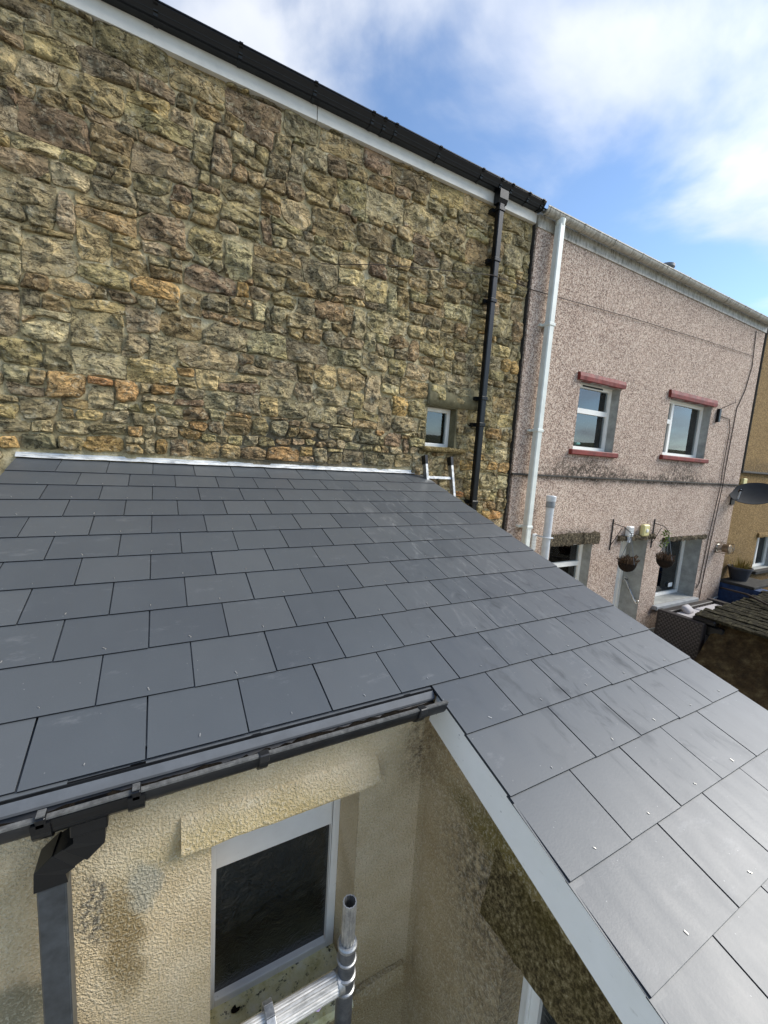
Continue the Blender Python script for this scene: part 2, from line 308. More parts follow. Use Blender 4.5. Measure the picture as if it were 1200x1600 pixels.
c = k.ramp(k.noise(1.5, 8, 0.65), [(0.3, lin(136, 132, 122)), (0.55, lin(166, 162, 150)), (0.8, lin(186, 182, 170))]); k.color(c); k.bump(k.noise(40, 5), 0.4, 0.01); M['yard'] = k.m
k = NT('hill_grass', 0.95, 0.1)
c = k.ramp(k.noise(0.03, 7, 0.65), [(0.3, lin(52, 58, 38)), (0.5, lin(78, 82, 54)), (0.7, lin(96, 92, 66))]); k.color(c); M['hill'] = k.m
simple('roof_slate_old', lin(60, 60, 64), 0.6, 0.4, var=0.3, nscale=6)

# ------------------------------------------------------------------ geometry helpers
class MB:
    def __init__(s): s.v = []; s.f = []; s.col = None
    def quad(s, a, b, c, d):
        n = len(s.v); s.v += [tuple(a), tuple(b), tuple(c), tuple(d)]; s.f.append((n, n + 1, n + 2, n + 3)); return s
    def poly(s, pts):
        n = len(s.v); s.v += [tuple(p) for p in pts]; s.f.append(tuple(range(n, n + len(pts)))); return s
    def box(s, x0, x1, y0, y1, z0, z1, ch=0.0, mat=None):
        """box with optionally chamfered long edges"""
        if ch <= 0:
            P = [(x, y, z) for z in (z0, z1) for x, y in ((x0, y0), (x1, y0), (x1, y1), (x0, y1))]
            F = [(0, 3, 2, 1), (4, 5, 6, 7), (0, 1, 5, 4), (1, 2, 6, 5), (2, 3, 7, 6), (3, 0, 4, 7)]
        else:
            P = []; F = []
            for z, i in ((z0, ch), (z0 + ch, 0), (z1 - ch, 0), (z1, ch)):
                for a, b in ((x0 + ch + i * 0, y0 + i), (x1 - ch, y0 + i), (x1 - i, y0 + ch), (x1 - i, y1 - ch), (x1 - ch, y1 - i), (x0 + ch, y1 - i), (x0 + i, y1 - ch), (x0 + i, y0 + ch)): P.append((a, b, z))
            F.append(tuple(range(7, -1, -1))); F.append(tuple(range(24, 32)))
            for r in range(3):
                for j in range(8):
                    a = r * 8 + j; b = r * 8 + (j + 1) % 8; F.append((a, b, b + 8, a + 8))
        n = len(s.v)
        s.v += [tuple(mat @ Vector(p)) if mat else p for p in P]; s.f += [tuple(n + i for i in f) for f in F]; return s
    def bar(s, a, b, w, h, up=(0, 0, 1)):
        a = Vector(a); b = Vector(b); d = (b - a).normalized(); u = Vector(up); r = d.cross(u)
        if r.length < 1e-4: r = d.cross(Vector((1, 0, 0)))
        r.normalize(); u = r.cross(d); n = len(s.v)
        for p in (a, b):
            for i, j in ((-1, -1), (1, -1), (1, 1), (-1, 1)): s.v.append(tuple(p + r * i * w / 2 + u * j * h / 2))
        s.f += [tuple(n + i for i in f) for f in ((0, 3, 2, 1), (4, 5, 6, 7), (0, 1, 5, 4), (1, 2, 6, 5), (2, 3, 7, 6), (3, 0, 4, 7))]; return s
    def tube(s, path, r, n=10, cap=True):
        path = [Vector(p) for p in path]; rr = r if isinstance(r, (list, tuple)) else [r] * len(path)
        b0 = len(s.v); u = None
        for i, p in enumerate(path):
            d = (path[min(i + 1, len(path) - 1)] - path[max(i - 1, 0)]).normalized()
            if u is None: u = d.orthogonal().normalized()
            else: u = (u - d * u.dot(d)).normalized()
            w = d.cross(u)
            for j in range(n):
                t = 2 * math.pi * j / n; s.v.append(tuple(p + (u * math.cos(t) + w * math.sin(t)) * rr[i]))
        for i in range(len(path) - 1):
            for j in range(n):
                a = b0 + i * n + j; b = b0 + i * n + (j + 1) % n; s.f.append((a, b, b + n, a + n))
        if cap: s.f.append(tuple(range(b0 + n - 1, b0 - 1, -1))); e = b0 + (len(path) - 1) * n; s.f.append(tuple(range(e, e + n)))
        return s
    def lathe(s, prof, c, n=20, axis='Z', mat=None):
        b0 = len(s.v); c = Vector(c)
        for r, h in prof:
            for j in range(n):
                t = 2 * math.pi * j / n; p = Vector((r * math.cos(t), r * math.sin(t), h))
                if mat: p = mat @ p
                s.v.append(tuple(c + p))
        for i in range(len(prof) - 1):
            for j in range(n):
                a = b0 + i * n + j; b = b0 + i * n + (j + 1) % n; s.f.append((a, b, b + n, a + n))
        return s
    def extrude(s, prof, x0, x1, fn=None, seg=1, closed=True, cap=True):
        """profile of (y,z) swept along x"""
        m = len(prof); b0 = len(s.v)
        for i in range(seg + 1):
            x = x0 + (x1 - x0) * i / seg
            for (y, z) in prof:
                p = (x, y, z)
                s.v.append(fn(p) if fn else p)
        rng = m if closed else m - 1
        for i in range(seg):
            for j in range(rng):
                a = b0 + i * m + j; b = b0 + i * m + (j + 1) % m; s.f.append((a, b, b + m, a + m))
        if closed and cap: s.f.append(tuple(range(b0 + m - 1, b0 - 1, -1))); e = b0 + seg * m; s.f.append(tuple(range(e, e + m)))
        return s
    def mesh(s, name):
        me = bpy.data.meshes.new(name); me.from_pydata(s.v, [], s.f); me.update()
        return me
    def build(s, name, mat, parent=None, smooth=False, bevel=0.0, fix=True):
        me = s.mesh(name)
        if fix or bevel:
            bm = bmesh.new(); bm.from_mesh(me)
            bmesh.ops.remove_doubles(bm, verts=bm.verts, dist=1e-5); bmesh.ops.recalc_face_normals(bm, faces=bm.faces)
            bm.to_mesh(me); bm.free()
        if smooth:
            me.polygons.foreach_set('use_smooth', [True] * len(me.polygons))
        o = bpy.data.objects.new(name, me); COL.objects.link(o); me.materials.append(M[mat] if isinstance(mat, str) else mat)
        put(o, parent)
        if bevel:
            b = o.modifiers.new('bevel', 'BEVEL'); b.width = bevel; b.segments = 2; b.limit_method = 'ANGLE'
        if smooth == 'auto':
            for p in me.polygons: p.use_smooth = True
            bm = bmesh.new(); bm.from_mesh(me)
            for e in bm.edges: e.smooth = len(e.link_faces) == 2 and e.calc_face_angle(0) < 0.6
            bm.to_mesh(me); bm.free()
        return o
ORG = {}
def put(o, parent, w=Vector((0, 0, 0))):
    w = Vector(w); ORG[o.name] = w
    if parent is not None: o.parent = parent; o.location = w - ORG[parent.name]
    else: o.location = w
def tag(o, label, cat, group=None, kind=None):
    if label: o['label'] = label
    if cat: o['category'] = cat
    if group: o['group'] = group
    if kind: o['kind'] = kind
    return o
def thing(name, label, cat, loc, group=None):
    o = bpy.data.objects.new(name, None); COL.objects.link(o); o.empty_display_size = 0.1; put(o, None, loc); return tag(o, label, cat, group)
def fbm(p, o=3): return noise.fractal(p, 1.0, 2.0, o)

# ------------------------------------------------------------------ ground and hills
GZ = -2.95
g = MB(); n = 40
g.quad((-600, -600, GZ), (600, -600, GZ), (600, 600, GZ), (-600, 600, GZ))
o = g.build('ground', 'yard'); o['kind'] = 'structure'
g = MB(); nx, ny = 60, 14
for j in range(ny + 1):
    for i in range(nx + 1):
        a = R(95 + 170 * i / nx); rr = 90 + 160 * j / ny
        hgt = 24 * (j / ny) ** 0.8 * (0.75 + 0.45 * noise.noise(Vector((i * 0.13, j * 0.1, 3)))) - 3.2
        g.v.append((math.sin(a) * rr, math.cos(a) * rr, hgt))
for j in range(ny):
    for i in range(nx):
        a = j * (nx + 1) + i; g.f.append((a, a + 1, a + nx + 2, a + nx + 1))
o = g.build('hills', 'hill', smooth=True); o['kind'] = 'structure'

# ------------------------------------------------------------------ rubble stone house
SH = thing('stone_house', 'tall rubble stone house wall with black gutter and black downpipe', 'house', (1.2, 0.1, GZ))
X0, X1, Z0, Z1 = -2.0, 4.0, -1.5, 3.06
WIN = (2.68, 3.09, 0.325, 0.775)          # little window in the stone wall
rs = random.Random(21)
def clip(poly, nx, nz, d):
    out = []
    for i in range(len(poly)):
        a = poly[i]; b = poly[(i + 1) % len(poly)]
        da = a[0] * nx + a[1] * nz - d; db = b[0] * nx + b[1] * nz - d
        if da <= 0: out.append(a)
        if (da < 0 < db) or (db < 0 < da):
            t = da / (da - db); out.append((a[0] + (b[0] - a[0]) * t, a[1] + (b[1] - a[1]) * t))
    return out
PAL = {'grey': lin(146, 138, 116), 'olive': lin(140, 130, 98), 'ochre': lin(182, 142, 84), 'brown': lin(124, 100, 72), 'purple': lin(122, 98, 88), 'dark': lin(108, 102, 90), 'pale': lin(186, 174, 144), 'orange': lin(186, 124, 74), 'buff': lin(166, 148, 108), 'pinkish': lin(176, 146, 124)}
def stone_colour(x, z):
    if z > 2.0: w = dict(grey=3, olive=3.2, brown=3, purple=1.4, dark=1.3, buff=1.6, pale=0.6)
    elif z > 1.05: w = dict(grey=2.4, olive=2.4, brown=2.0, purple=1.2, dark=1.6, buff=2.6, ochre=0.9, pale=1.3)
    elif z > 0.3: w = dict(grey=2, olive=1.4, brown=1.6, purple=0.6, dark=1.2, buff=2.4, ochre=1.3, pale=1.8, pinkish=0.9, orange=0.05)
    else: w = dict(grey=2, olive=1.6, brown=1.2, dark=1.2, buff=2, ochre=0.8, pale=2.4, pinkish=1.5, orange=0.08)
    if x > 2.5: w['olive'] = w.get('olive', 1) + 3; w['buff'] = w.get('buff', 1) + 1.0
    if x < 0.9 and z < 1.7: w['ochre'] = w.get('ochre', 0) + 0.5
    k_ = rs.choices(list(w), list(w.values()))[0]; c = PAL[k_]; f = rs.uniform(0.95, 1.75)
    mid = lin(162, 152, 122); sat = 0.55
    return tuple(min(1, (v * sat + mv_ * (1 - sat)) * f * wm * rs.uniform(0.96, 1.04)) for v, mv_, wm in zip(c[:3], mid, (1.08, 1.02, 0.91))) + (1,)
YM = 0.040                                  # mortar plane
def stone_mesh(poly, s):
    cx = sum(p[0] for p in poly) / len(poly); cz = sum(p[1] for p in poly) / len(poly)
    for it in range(1):                       # round the corners a little
        q = []
        for i in range(len(poly)):
            a = poly[i]; b = poly[(i + 1) % len(poly)]; t = 0.09
            q += [(a[0] * (1 - t) + b[0] * t, a[1] * (1 - t) + b[1] * t), (a[0] * t + b[0] * (1 - t), a[1] * t + b[1] * (1 - t))]
        poly = q
    L = [0]
    for i in range(len(poly)): a = poly[i]; b = poly[(i + 1) % len(poly)]; L.append(L[-1] + math.hypot(b[0] - a[0], b[1] - a[1]))
    N = 34 if L[-1] > 0.55 else 22
    pts = []; i = 0
    for kx in range(N):
        d = L[-1] * kx / N
        while L[i + 1] < d: i += 1
        t = (d - L[i]) / max(1e-6, L[i + 1] - L[i]); a = poly[i]; b = poly[(i + 1) % len(poly)]
        pts.append((a[0] + (b[0] - a[0]) * t, a[1] + (b[1] - a[1]) * t))
    mn = min(math.hypot(p[0] - cx, p[1] - cz) for p in pts)
    rough = []
    for p in pts:
        e = 0.016 * noise.noise(Vector((p[0] * 9, s * 7.3, p[1] * 9))) + 0.009 * noise.noise(Vector((p[0] * 26, s * 3.1, p[1] * 26)))
        d = math.hypot(p[0] - cx, p[1] - cz); rough.append((p[0] + (p[0] - cx) / d * e, p[1] + (p[1] - cz) / d * e))
    H = rs.uniform(0.012, 0.034)
    tx, tz = rs.uniform(-0.06, 0.06), rs.uniform(-0.10, 0.06)
    planes2 = [(rs.uniform(0.012, 0.03), rs.uniform(-0.55, 0.55), rs.uniform(-0.7, 0.7)) for _ in range(4)]
    m = MB(); ts = [0.0, 0.0, 0.05, 0.12, 0.24, 0.40, 0.60, 0.82]
    def hgt(x, z, t):
        f = tx * (x - cx) + tz * (z - cz); f2 = min(a + b * (x - cx) + c * (z - cz) for a, b, c in planes2); f = min(f, f2)
        q = Vector((x, s * 1.7, z))
        n1 = noise.noise(q * 9) * 0.010; nr = (0.42 - abs(noise.noise(Vector((q.x * 8, q.y, q.z * 19)) + Vector((3, 1, 8))))) * 0.030; n2 = noise.noise(q * 36) * 0.009
        return max(0.004, H * (1 - math.exp(-t / 0.04)) + (f + n1 + nr + n2) * min(1, 0.3 + t * 4))
    for ri, t in enumerate(ts):
        for p in rough:
            x = cx + (p[0] - cx) * (1 - t); z = cz + (p[1] - cz) * (1 - t)
            y = YM + 0.05 if ri == 0 else YM - 0.004 - hgt(x, z, t)
            m.v.append((x - 0, y, z))
    for ri in range(len(ts) - 1):
        for j in range(N):
            a = ri * N + j; b = ri * N + (j + 1) % N; m.f.append((a, b, b + N, a + N))
    m.v.append((cx, YM - 0.004 - hgt(cx, cz, 1), cz)); ci = len(m.v) - 1; e = (len(ts) - 1) * N
    for j in range(N): m.f.append((e + j, e + (j + 1) % N, ci))
    return m, cx, cz
stones = []
zb = [Z0]
while zb[-1] < Z1 - 0.08:
    zb.append(zb[-1] + (rs.uniform(0.10, 0.215) if zb[-1] > 0.5 else rs.uniform(0.075, 0.16)))
zb[-1] = Z1 + 0.05
def zcurve(k_, x):
    if k_ in (0,): return zb[k_]
    return zb[k_] + 0.050 * noise.noise(Vector((x * 0.9, k_ * 7.7, 0))) + 0.030 * noise.noise(Vector((x * 3.1, k_ * 3.3, 5)))
def inset(poly, gap):
    """push every point of the outline towards the middle by about the joint width"""
    cx = sum(p[0] for p in poly) / len(poly); cz = sum(p[1] for p in poly) / len(poly); out = []
    for x, z in poly:
        dx, dz = cx - x, cz - z; out.append((x + max(-gap, min(gap, dx * 0.35 * gap / 0.012)), z + max(-gap, min(gap, dz * 0.6 * gap / 0.012))))
    return out
def add_stone(poly):
    global sid
    P = inset(poly, rs.uniform(0.002, 0.008))
    P = clip(P, 1, 0, X1 - 0.015); P = clip(P, 0, 1, Z1)
    if len(P) < 3: return
    x = sum(p[0] for p in P) / len(P); z = sum(p[1] for p in P) / len(P)
    w0, w1, wz0, wz1 = WIN
    if max(p[0] for p in P) > w0 - 0.012 and min(p[0] for p in P) < w1 + 0.012 and max(p[1] for p in P) > wz0 - 0.07 and min(p[1] for p in P) < wz1 + 0.03:
        cuts = [clip(P, 1, 0, w0 - 0.012), clip(P, -1, 0, -(w1 + 0.012)), clip(P, 0, -1, -(wz1 + 0.03)), clip(P, 0, 1, wz0 - 0.07)]
        ar = lambda q: abs(sum(q[i][0] * q[(i + 1) % len(q)][1] - q[(i + 1) % len(q)][0] * q[i][1] for i in range(len(q)))) / 2 if len(q) > 2 else 0
        P = max(cuts, key=ar)
    if -0.95 < x < 2.5: P = clip(P, 0, -1, -0.075)
    if len(P) < 3: return
    x = sum(p[0] for p in P) / len(P); z = sum(p[1] for p in P) / len(P)
    if z < -0.12 and x < 2.35: return
    A = abs(sum(P[i][0] * P[(i + 1) % len(P)][1] - P[(i + 1) % len(P)][0] * P[i][1] for i in range(len(P)))) / 2
    if A < 0.0015: return
    stones.append((A, P, len(stones)))
def cell(xl, xr, bot, top, tl, tr):
    """outline of a stone between two course lines; tl/tr tilt its ends"""
    n_ = 5; B = [(xl + (xr - xl) * i / n_, bot(xl + (xr - xl) * i / n_)) for i in range(n_ + 1)]
    T = [(xl + tl + (xr + tr - xl - tl) * i / n_, top(xl + tl + (xr + tr - xl - tl) * i / n_)) for i in range(n_, -1, -1)]
    return B + T
def cut_corners(poly, pr=0.5):
    xs_ = [p[0] for p in poly]; zs_ = [p[1] for p in poly]; w = max(xs_) - min(xs_); h = max(zs_) - min(zs_)
    for sx, sz in ((1, 1), (-1, 1), (1, -1), (-1, -1)):
        if rs.random() > pr: continue
        a = rs.uniform(0.12, 0.42) * min(w, 0.3); b = rs.uniform(0.12, 0.42) * h
        cx = (max(xs_) if sx > 0 else -min(xs_)); cz = (max(zs_) if sz > 0 else -min(zs_))
        nx_, nz_ = 1 / a, 1 / b; L = math.hypot(nx_, nz_)
        q = clip(poly, sx * nx_ / L, sz * nz_ / L, (cx * nx_ + cz * nz_ - 1) / L)
        if len(q) >= 5:
            if a * b > 0.0016 and rs.random() < 0.8:
                r_ = clip(poly, -sx * nx_ / L, -sz * nz_ / L, -(cx * nx_ + cz * nz_ - 1) / L)
                if len(r_) >= 3: add_stone(r_)
            poly = q
    return poly
blocked = []
for k_ in range(len(zb) - 1):
    nxt = []; x = X0; bl = sorted(blocked); bot = lambda q, k=k_: zcurve(k, q); top = lambda q, k=k_: zcurve(k + 1, q); tprev = 0.0
    while x < X1:
        hit = [b for b in bl if b[0] <= x + 0.07 and b[1] > x + 1e-6]
        if hit: x = hit[0][1]; tprev = hit[0][2]; continue
        h = top(x) - bot(x); h = max(0.05, h)
        w = min(0.46, h * rs.uniform(0.7, 2.2) + 0.02)
        nb = [b[0] for b in bl if b[0] > x]; lim = min(nb) if nb else X1 + 0.2
        xr = x + w
        if xr > lim - 0.09: xr = lim
        tr = rs.uniform(-0.035, 0.035) if xr < lim else 0.0
        tall = rs.random() < 0.13 and w < 0.36 and k_ < len(zb) - 3
        if tall:
            fr_ = rs.uniform(0.55, 1.0); top2 = (lambda q, k=k_, f=fr_: zcurve(k + 1, q) * (1 - f) + zcurve(k + 2, q) * f)
            add_stone(cut_corners(cell(x, xr, bot, top2, tprev, tr), 0.6)); nxt.append((x + tprev, xr + tr, 0.0))
            if fr_ < 0.8: add_stone(cell(x + tprev, xr + tr, top2, (lambda q, k=k_: zcurve(k + 2, q)), 0, 0))
        else:
            r0 = rs.random()
            if r0 < 0.24 and h > 0.13:
                f = rs.uniform(0.32, 0.68); tl_ = rs.uniform(-0.18, 0.18); xm = (x + xr) / 2
                mid_ = lambda q, f=f, tl_=tl_, xm=xm: bot(q) * (1 - f) + top(q) * f + tl_ * (q - xm) * 0.6 + 0.02 * noise.noise(Vector((q * 6, k_, 9)))
                add_stone(cell(x, xr, bot, mid_, tprev * f, tr * f))
                if rs.random() < 0.35:
                    xs_ = x + (xr - x) * rs.uniform(0.35, 0.65); add_stone(cell(x + tprev * f, xs_, mid_, top, tprev * (1 - f), 0.01)); add_stone(cell(xs_, xr + tr * f, mid_, top, 0.01, tr * (1 - f)))
                else: add_stone(cell(x + tprev * f, xr + tr * f, mid_, top, tprev * (1 - f), tr * (1 - f)))
            else: add_stone(cut_corners(cell(x, xr, bot, top, tprev, tr), 0.5))
        x = xr; tprev = tr
    blocked = nxt
vis = lambda P: sum(p[0] for p in P) / len(P) > -1.35 and not (sum(p[1] for p in P) / len(P) < 0.0 and sum(p[0] for p in P) / len(P) < 2.6)
stones.sort(key=lambda t: -t[0] * (1 if vis(t[1]) else 0.01))
rest = MB(); restcol = []
mortar_boxes = []
def addcol(me, cols):
    at = me.color_attributes.new('col', 'FLOAT_COLOR', 'POINT'); flat = []
    for c in cols: flat += list(c)
    at.data.foreach_set('color', flat)
for idx, (A, P, si) in enumerate(stones):
    m, cx, cz = stone_mesh(P, si * 0.37)
    colr = stone_colour(cx, cz)
    if idx < 300:
        me = m.mesh('stone'); addcol(me, [colr] * len(m.v)); me.materials.append(M['stone'])
        o = bpy.data.objects.new('stone', me); COL.objects.link(o); put(o, SH)
    else:
        n0 = len(rest.v); rest.v += m.v; rest.f += [tuple(n0 + i for i in f) for f in m.f]; restcol += [colr] * len(m.v)
me = rest.mesh('small_stones'); addcol(me, restcol); me.materials.append(M['stone'])
o = bpy.data.objects.new('small_stones', me); COL.objects.link(o); put(o, SH); o['kind'] = 'stuff'
# mortar bed: displaced sheet with a hole for the window
m = MB(); st = 0.032
nx = int((X1 - X0) / st); nz = int((Z1 - GZ) / st); ids = {}
def mv(i, j):
    if (i, j) not in ids:
        x = X0 + (X1 - X0) * i / nx; z = GZ + (Z1 - GZ) * j / nz
        y = YM + 0.004 + 0.010 * noise.noise(Vector((x * 5, 0, z * 5))) + 0.006 * noise.noise(Vector((x * 17, 3, z * 17)))
        ids[(i, j)] = len(m.v); m.v.append((x, y, z))
    return ids[(i, j)]
for i in range(nx):
    for j in range(nz):
        x = X0 + (X1 - X0) * (i + 0.5) / nx; z = GZ + (Z1 - GZ) * (j + 0.5) / nz
        if WIN[0] < x < WIN[1] and WIN[2] < z < WIN[3]: continue
        m.f.append((mv(i, j), mv(i + 1, j), mv(i + 1, j + 1), mv(i, j + 1)))
m.build('mortar_bed', 'mortar', SH, smooth=True, fix=False)
m = MB(); m.box(X0, X1, 0.22, 0.6, GZ, WIN[2]); m.box(X0, X1, 0.22, 0.6, WIN[3], Z1); m.box(X0, WIN[0], 0.22, 0.6, WIN[2], WIN[3]); m.box(WIN[1], X1, 0.22, 0.6, WIN[2], WIN[3])
m.build('wall_core', 'mortar', SH)

def frame(mb, x0, x1, z0, z1, y0, y1, w):
    mb.box(x0, x0 + w, y0, y1, z0, z1); mb.box(x1 - w, x1, y0, y1, z0, z1)
    mb.box(x0 + w, x1 - w, y0, y1, z0, z0 + w); mb.box(x0 + w, x1 - w, y0, y1, z1 - w, z1)
def reveal(parent, x0, x1, z0, z1, y0, y1, mat, t=0.03, sill=True):
    m = MB(); m.box(x0 - t, x0, y0, y1, z0, z1); m.box(x1, x1 + t, y0, y1, z0, z1); m.box(x0 - t, x1 + t, y0, y1, z1, z1 + t)
    if sill: m.box(x0 - t, x1 + t, y0, y1, z0 - t, z0)
    return m.build('reveal', mat, parent)
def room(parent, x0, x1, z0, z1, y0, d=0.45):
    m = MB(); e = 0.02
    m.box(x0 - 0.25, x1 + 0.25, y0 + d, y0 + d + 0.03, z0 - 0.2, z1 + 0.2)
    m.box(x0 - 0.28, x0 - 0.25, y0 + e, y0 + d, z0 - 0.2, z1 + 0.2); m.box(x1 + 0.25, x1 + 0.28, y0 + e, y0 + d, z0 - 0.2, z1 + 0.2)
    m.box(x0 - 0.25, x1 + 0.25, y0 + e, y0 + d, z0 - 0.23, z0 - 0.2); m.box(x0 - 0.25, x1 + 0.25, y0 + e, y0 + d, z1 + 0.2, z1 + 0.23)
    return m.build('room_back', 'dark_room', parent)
# little window
a0, a1, b0, b1 = WIN; yf = 0.15
m = MB(); frame(m, a0, a1, b0, b1, yf, yf + 0.06, 0.045); wf = m.build('window', 'upvc', SH, bevel=0.006)
m = MB(); m.box(a0 + 0.04, a1 - 0.04, yf + 0.025, yf + 0.031, b0 + 0.04, b1 - 0.04); m.build('pane', 'glass', wf)
reveal(wf, a0, a1, b0, b1, 0.035, yf + 0.07, 'stone_cement', 0.06)
room(wf, a0, a1, b0, b1, yf + 0.07)
def rough_box(m, x0, x1, y0, y1, z0, z1, n=24, amp=0.012, s=0):
    prof = [(y0, z0), (y0 - 0.004, z0 + (z1 - z0) * 0.5), (y0 + 0.006, z1), ((y0 + y1) / 2, z1 + 0.004), (y1, z1), (y1, z0), ((y0 + y1) / 2, z0)]
    def fn(p):
        q = Vector((p[0] * 14, p[1] * 14 + s, p[2] * 14)); return (p[0] + amp * noise.noise(q + Vector((9, 0, 0))), p[1] + amp * noise.noise(q) if p[1] < y1 - 1e-4 else p[1], p[2] + amp * noise.noise(q + Vector((0, 7, 0))))
    m.extrude(prof, x0, x1, fn, n)
m = MB(); rough_box(m, a0 - 0.06, a1 + 0.12, -0.035, 0.14, b0 - 0.055, b0 - 0.002, 20, 0.012); m.build('window_sill', 'mossy', SH, smooth=True)
m = MB(); rough_box(m, a0 - 0.02, a1 + 0.30, 0.012, 0.12, b1 + 0.012, b1 + 0.24, 24, 0.022, 3); m.build('window_lintel', 'stone_cement', SH, smooth=True)
pot = MB(); pot.lathe([(0.0, 0), (0.05, 0), (0.066, 0.09), (0.072, 0.09), (0.072, 0.115), (0.062, 0.115), (0.058, 0.08), (0, 0.08)], (a0 + 0.115, yf + 0.15, b0 + 0.0), 18)
o = pot.build('flower_pot', 'terracotta', None, smooth='auto'); tag(o, 'terracotta flower pot inside the small window of the stone wall', 'pot')
m = MB(); m.box(a0 - 0.05, a1 + 0.05, yf + 0.07, yf + 0.32, b0 - 0.04, b0); m.build('inner_sill', 'dark_room', wf)

# fascia, gutter, downpipe of the stone house
def half_gutter(r, y, z, t=0.003, bead=0.006, n=12):
    out = [(y - r - bead, z + 0.004), (y - r - bead, z - 0.008)]
    pts = [(y - r * math.cos(math.pi * i / n), z - 0.01 - r * math.sin(math.pi * i / n)) for i in range(n + 1)]
    inn = [(y + (r - t) * math.cos(math.pi * i / n), z - 0.01 - (r - t) * math.sin(math.pi * i / n)) for i in range(n + 1)]
    return out + pts + [(y + r, z + 0.004), (y + r - t, z + 0.004)] + inn + [(y - r + t, z + 0.004)]
def ogee_gutter(y1, z1, w=0.12, h=0.11):
    # front-faced moulded gutter profile, closed loop (y outward is smaller)
    f = [(y1, z1), (y1, z1 - h), (y1 - w * 0.50, z1 - h), (y1 - w * 0.62, z1 - h * 0.90), (y1 - w * 0.66, z1 - h * 0.70), (y1 - w * 0.74, z1 - h * 0.66), (y1 - w * 0.76, z1 - h * 0.56), (y1 - w * 0.70, z1 - h * 0.50), (y1 - w * 0.78, z1 - h * 0.32), (y1 - w * 0.90, z1 - h * 0.26), (y1 - w * 0.93, z1 - h * 0.20), (y1 - w * 0.90, z1 - h * 0.15), (y1 - w, z1 - h * 0.10), (y1 - w, z1)]
    t = 0.006
    return f + [(y1 - w + t, z1), (y1 - w + t, z1 - h * 0.2), (y1 - w * 0.6, z1 - h + t), (y1 - t, z1 - h + t), (y1 - t, z1)]
m = MB(); m.box(X0, 1.272, -0.012, 0.05, 3.03, 3.19); m.box(1.278, X1 + 0.0, -0.012, 0.05, 3.03, 3.19); m.build('fascia', 'fascia_grey', SH, bevel=0.003)
m = MB(); m.box(X0, X1, -0.008, 0.3, 3.191, 3.205); m.build('soffit_board', 'black_plastic', SH)
m = MB(); m.extrude(ogee_gutter(-0.014, 3.222, 0.120, 0.082), X0, X1 + 0.01); gt = m.build('gutter', 'black_plastic', SH)
for bx in (-0.95, 0.05, 0.62, 1.22, 1.76, 1.88, 2.0, 2.5, 3.05, 3.32, 3.48, 3.74, 3.96):
    m = MB(); m.extrude([(y - 0.005 if y < -0.02 else y, z - 0.004 if z < 3.2 else z - 0.002) for y, z in ogee_gutter(-0.016, 3.224, 0.123, 0.086)[:14]], bx - 0.014, bx + 0.014); m.build('bracket', 'black_plastic', gt)
m = MB(); px = 3.37
m.extrude([(-0.125, 3.13), (-0.125, 3.04), (-0.10, 3.0), (-0.028, 3.0), (-0.028, 3.04), (-0.028, 3.13)], px - 0.06, px + 0.06)
m.box(px - 0.036, px + 0.036, -0.105, -0.033, GZ + 0.1, 3.01, 0.008)
dp_ = m.build('downpipe', 'black_plastic', SH)
for bz in (2.95, 2.43, 2.0, 0.92, 0.62, -0.3, -1.3):
    m = MB(); m.box(px - 0.045, px + 0.045, -0.114, 0.06, bz - 0.022, bz + 0.022, 0.006); m.box(px - 0.075, px - 0.04, -0.03, 0.07, bz - 0.02, bz + 0.02); m.build('pipe_clip', 'black_plastic', dp_)
# main roof slope behind the gutter
m = MB(); m.poly([(X0, -0.05, 3.235), (X1, -0.05, 3.235), (X1, 4.2, 5.7), (X0, 4.2, 5.7)]); m.poly([(X0, -0.05, 3.215), (X1, -0.05, 3.215), (X1, 4.2, 5.68), (X0, 4.2, 5.68)])
m.build('roof', 'roof_slate_old', SH)
m = MB(); m.poly([(X0, 0.3, GZ), (X0, 8.0, GZ), (X0, 8.0, 3.2), (X0, 4.2, 5.66), (X0, 0.3, 3.2)]); m.build('gable_wall', 'mortar', SH)
# sagging wire clipped across both houses
def wire(pts, r, parent, name='cable', mat='cable'):
    m = MB(); m.tube(pts, r, 6); return m.build(name, mat, parent, smooth=True)
wire([(1.36, -0.03, 1.88), (2.0, -0.03, 2.04), (2.7, -0.03, 2.17), (3.33, -0.115, 2.25), (3.9, -0.04, 2.285)], 0.0035, SH)

# ------------------------------------------------------------------ pink pebbledashed house
PX0, PX1 = 4.02, 10.30
PH = thing('pink_house', 'pink pebbledashed terraced house with red window lintels and white gutter', 'house', (7.1, 0.2, GZ))
def wall_holes(x0, x1, z0, z1, yf, yb, holes):
    xs = sorted({x0, x1, *[h[0] for h in holes], *[h[1] for h in holes]}); zs = sorted({z0, z1, *[h[2] for h in holes], *[h[3] for h in holes]})
    m = MB()
    for i in range(len(xs) - 1):
        for j in range(len(zs) - 1):
            cx = (xs[i] + xs[i + 1]) / 2; cz = (zs[j] + zs[j + 1]) / 2
            if any(h[0] < cx < h[1] and h[2] < cz < h[3] for h in holes): continue
            m.quad((xs[i], yf, zs[j]), (xs[i + 1], yf, zs[j]), (xs[i + 1], yf, zs[j + 1]), (xs[i], yf, zs[j + 1]))
    m.quad((x0, yf, z0), (x0, yb, z0), (x0, yb, z1), (x0, yf, z1)); m.quad((x1, yf, z0), (x1, yb, z0), (x1, yb, z1), (x1, yf, z1))
    m.quad((x0, yf, z0), (x1, yf, z0), (x1, yb, z0), (x0, yb, z0))
    return m
W1 = (5.13, 6.04, 0.45, 1.385); W2 = (7.39, 8.76, 0.50, 1.43)
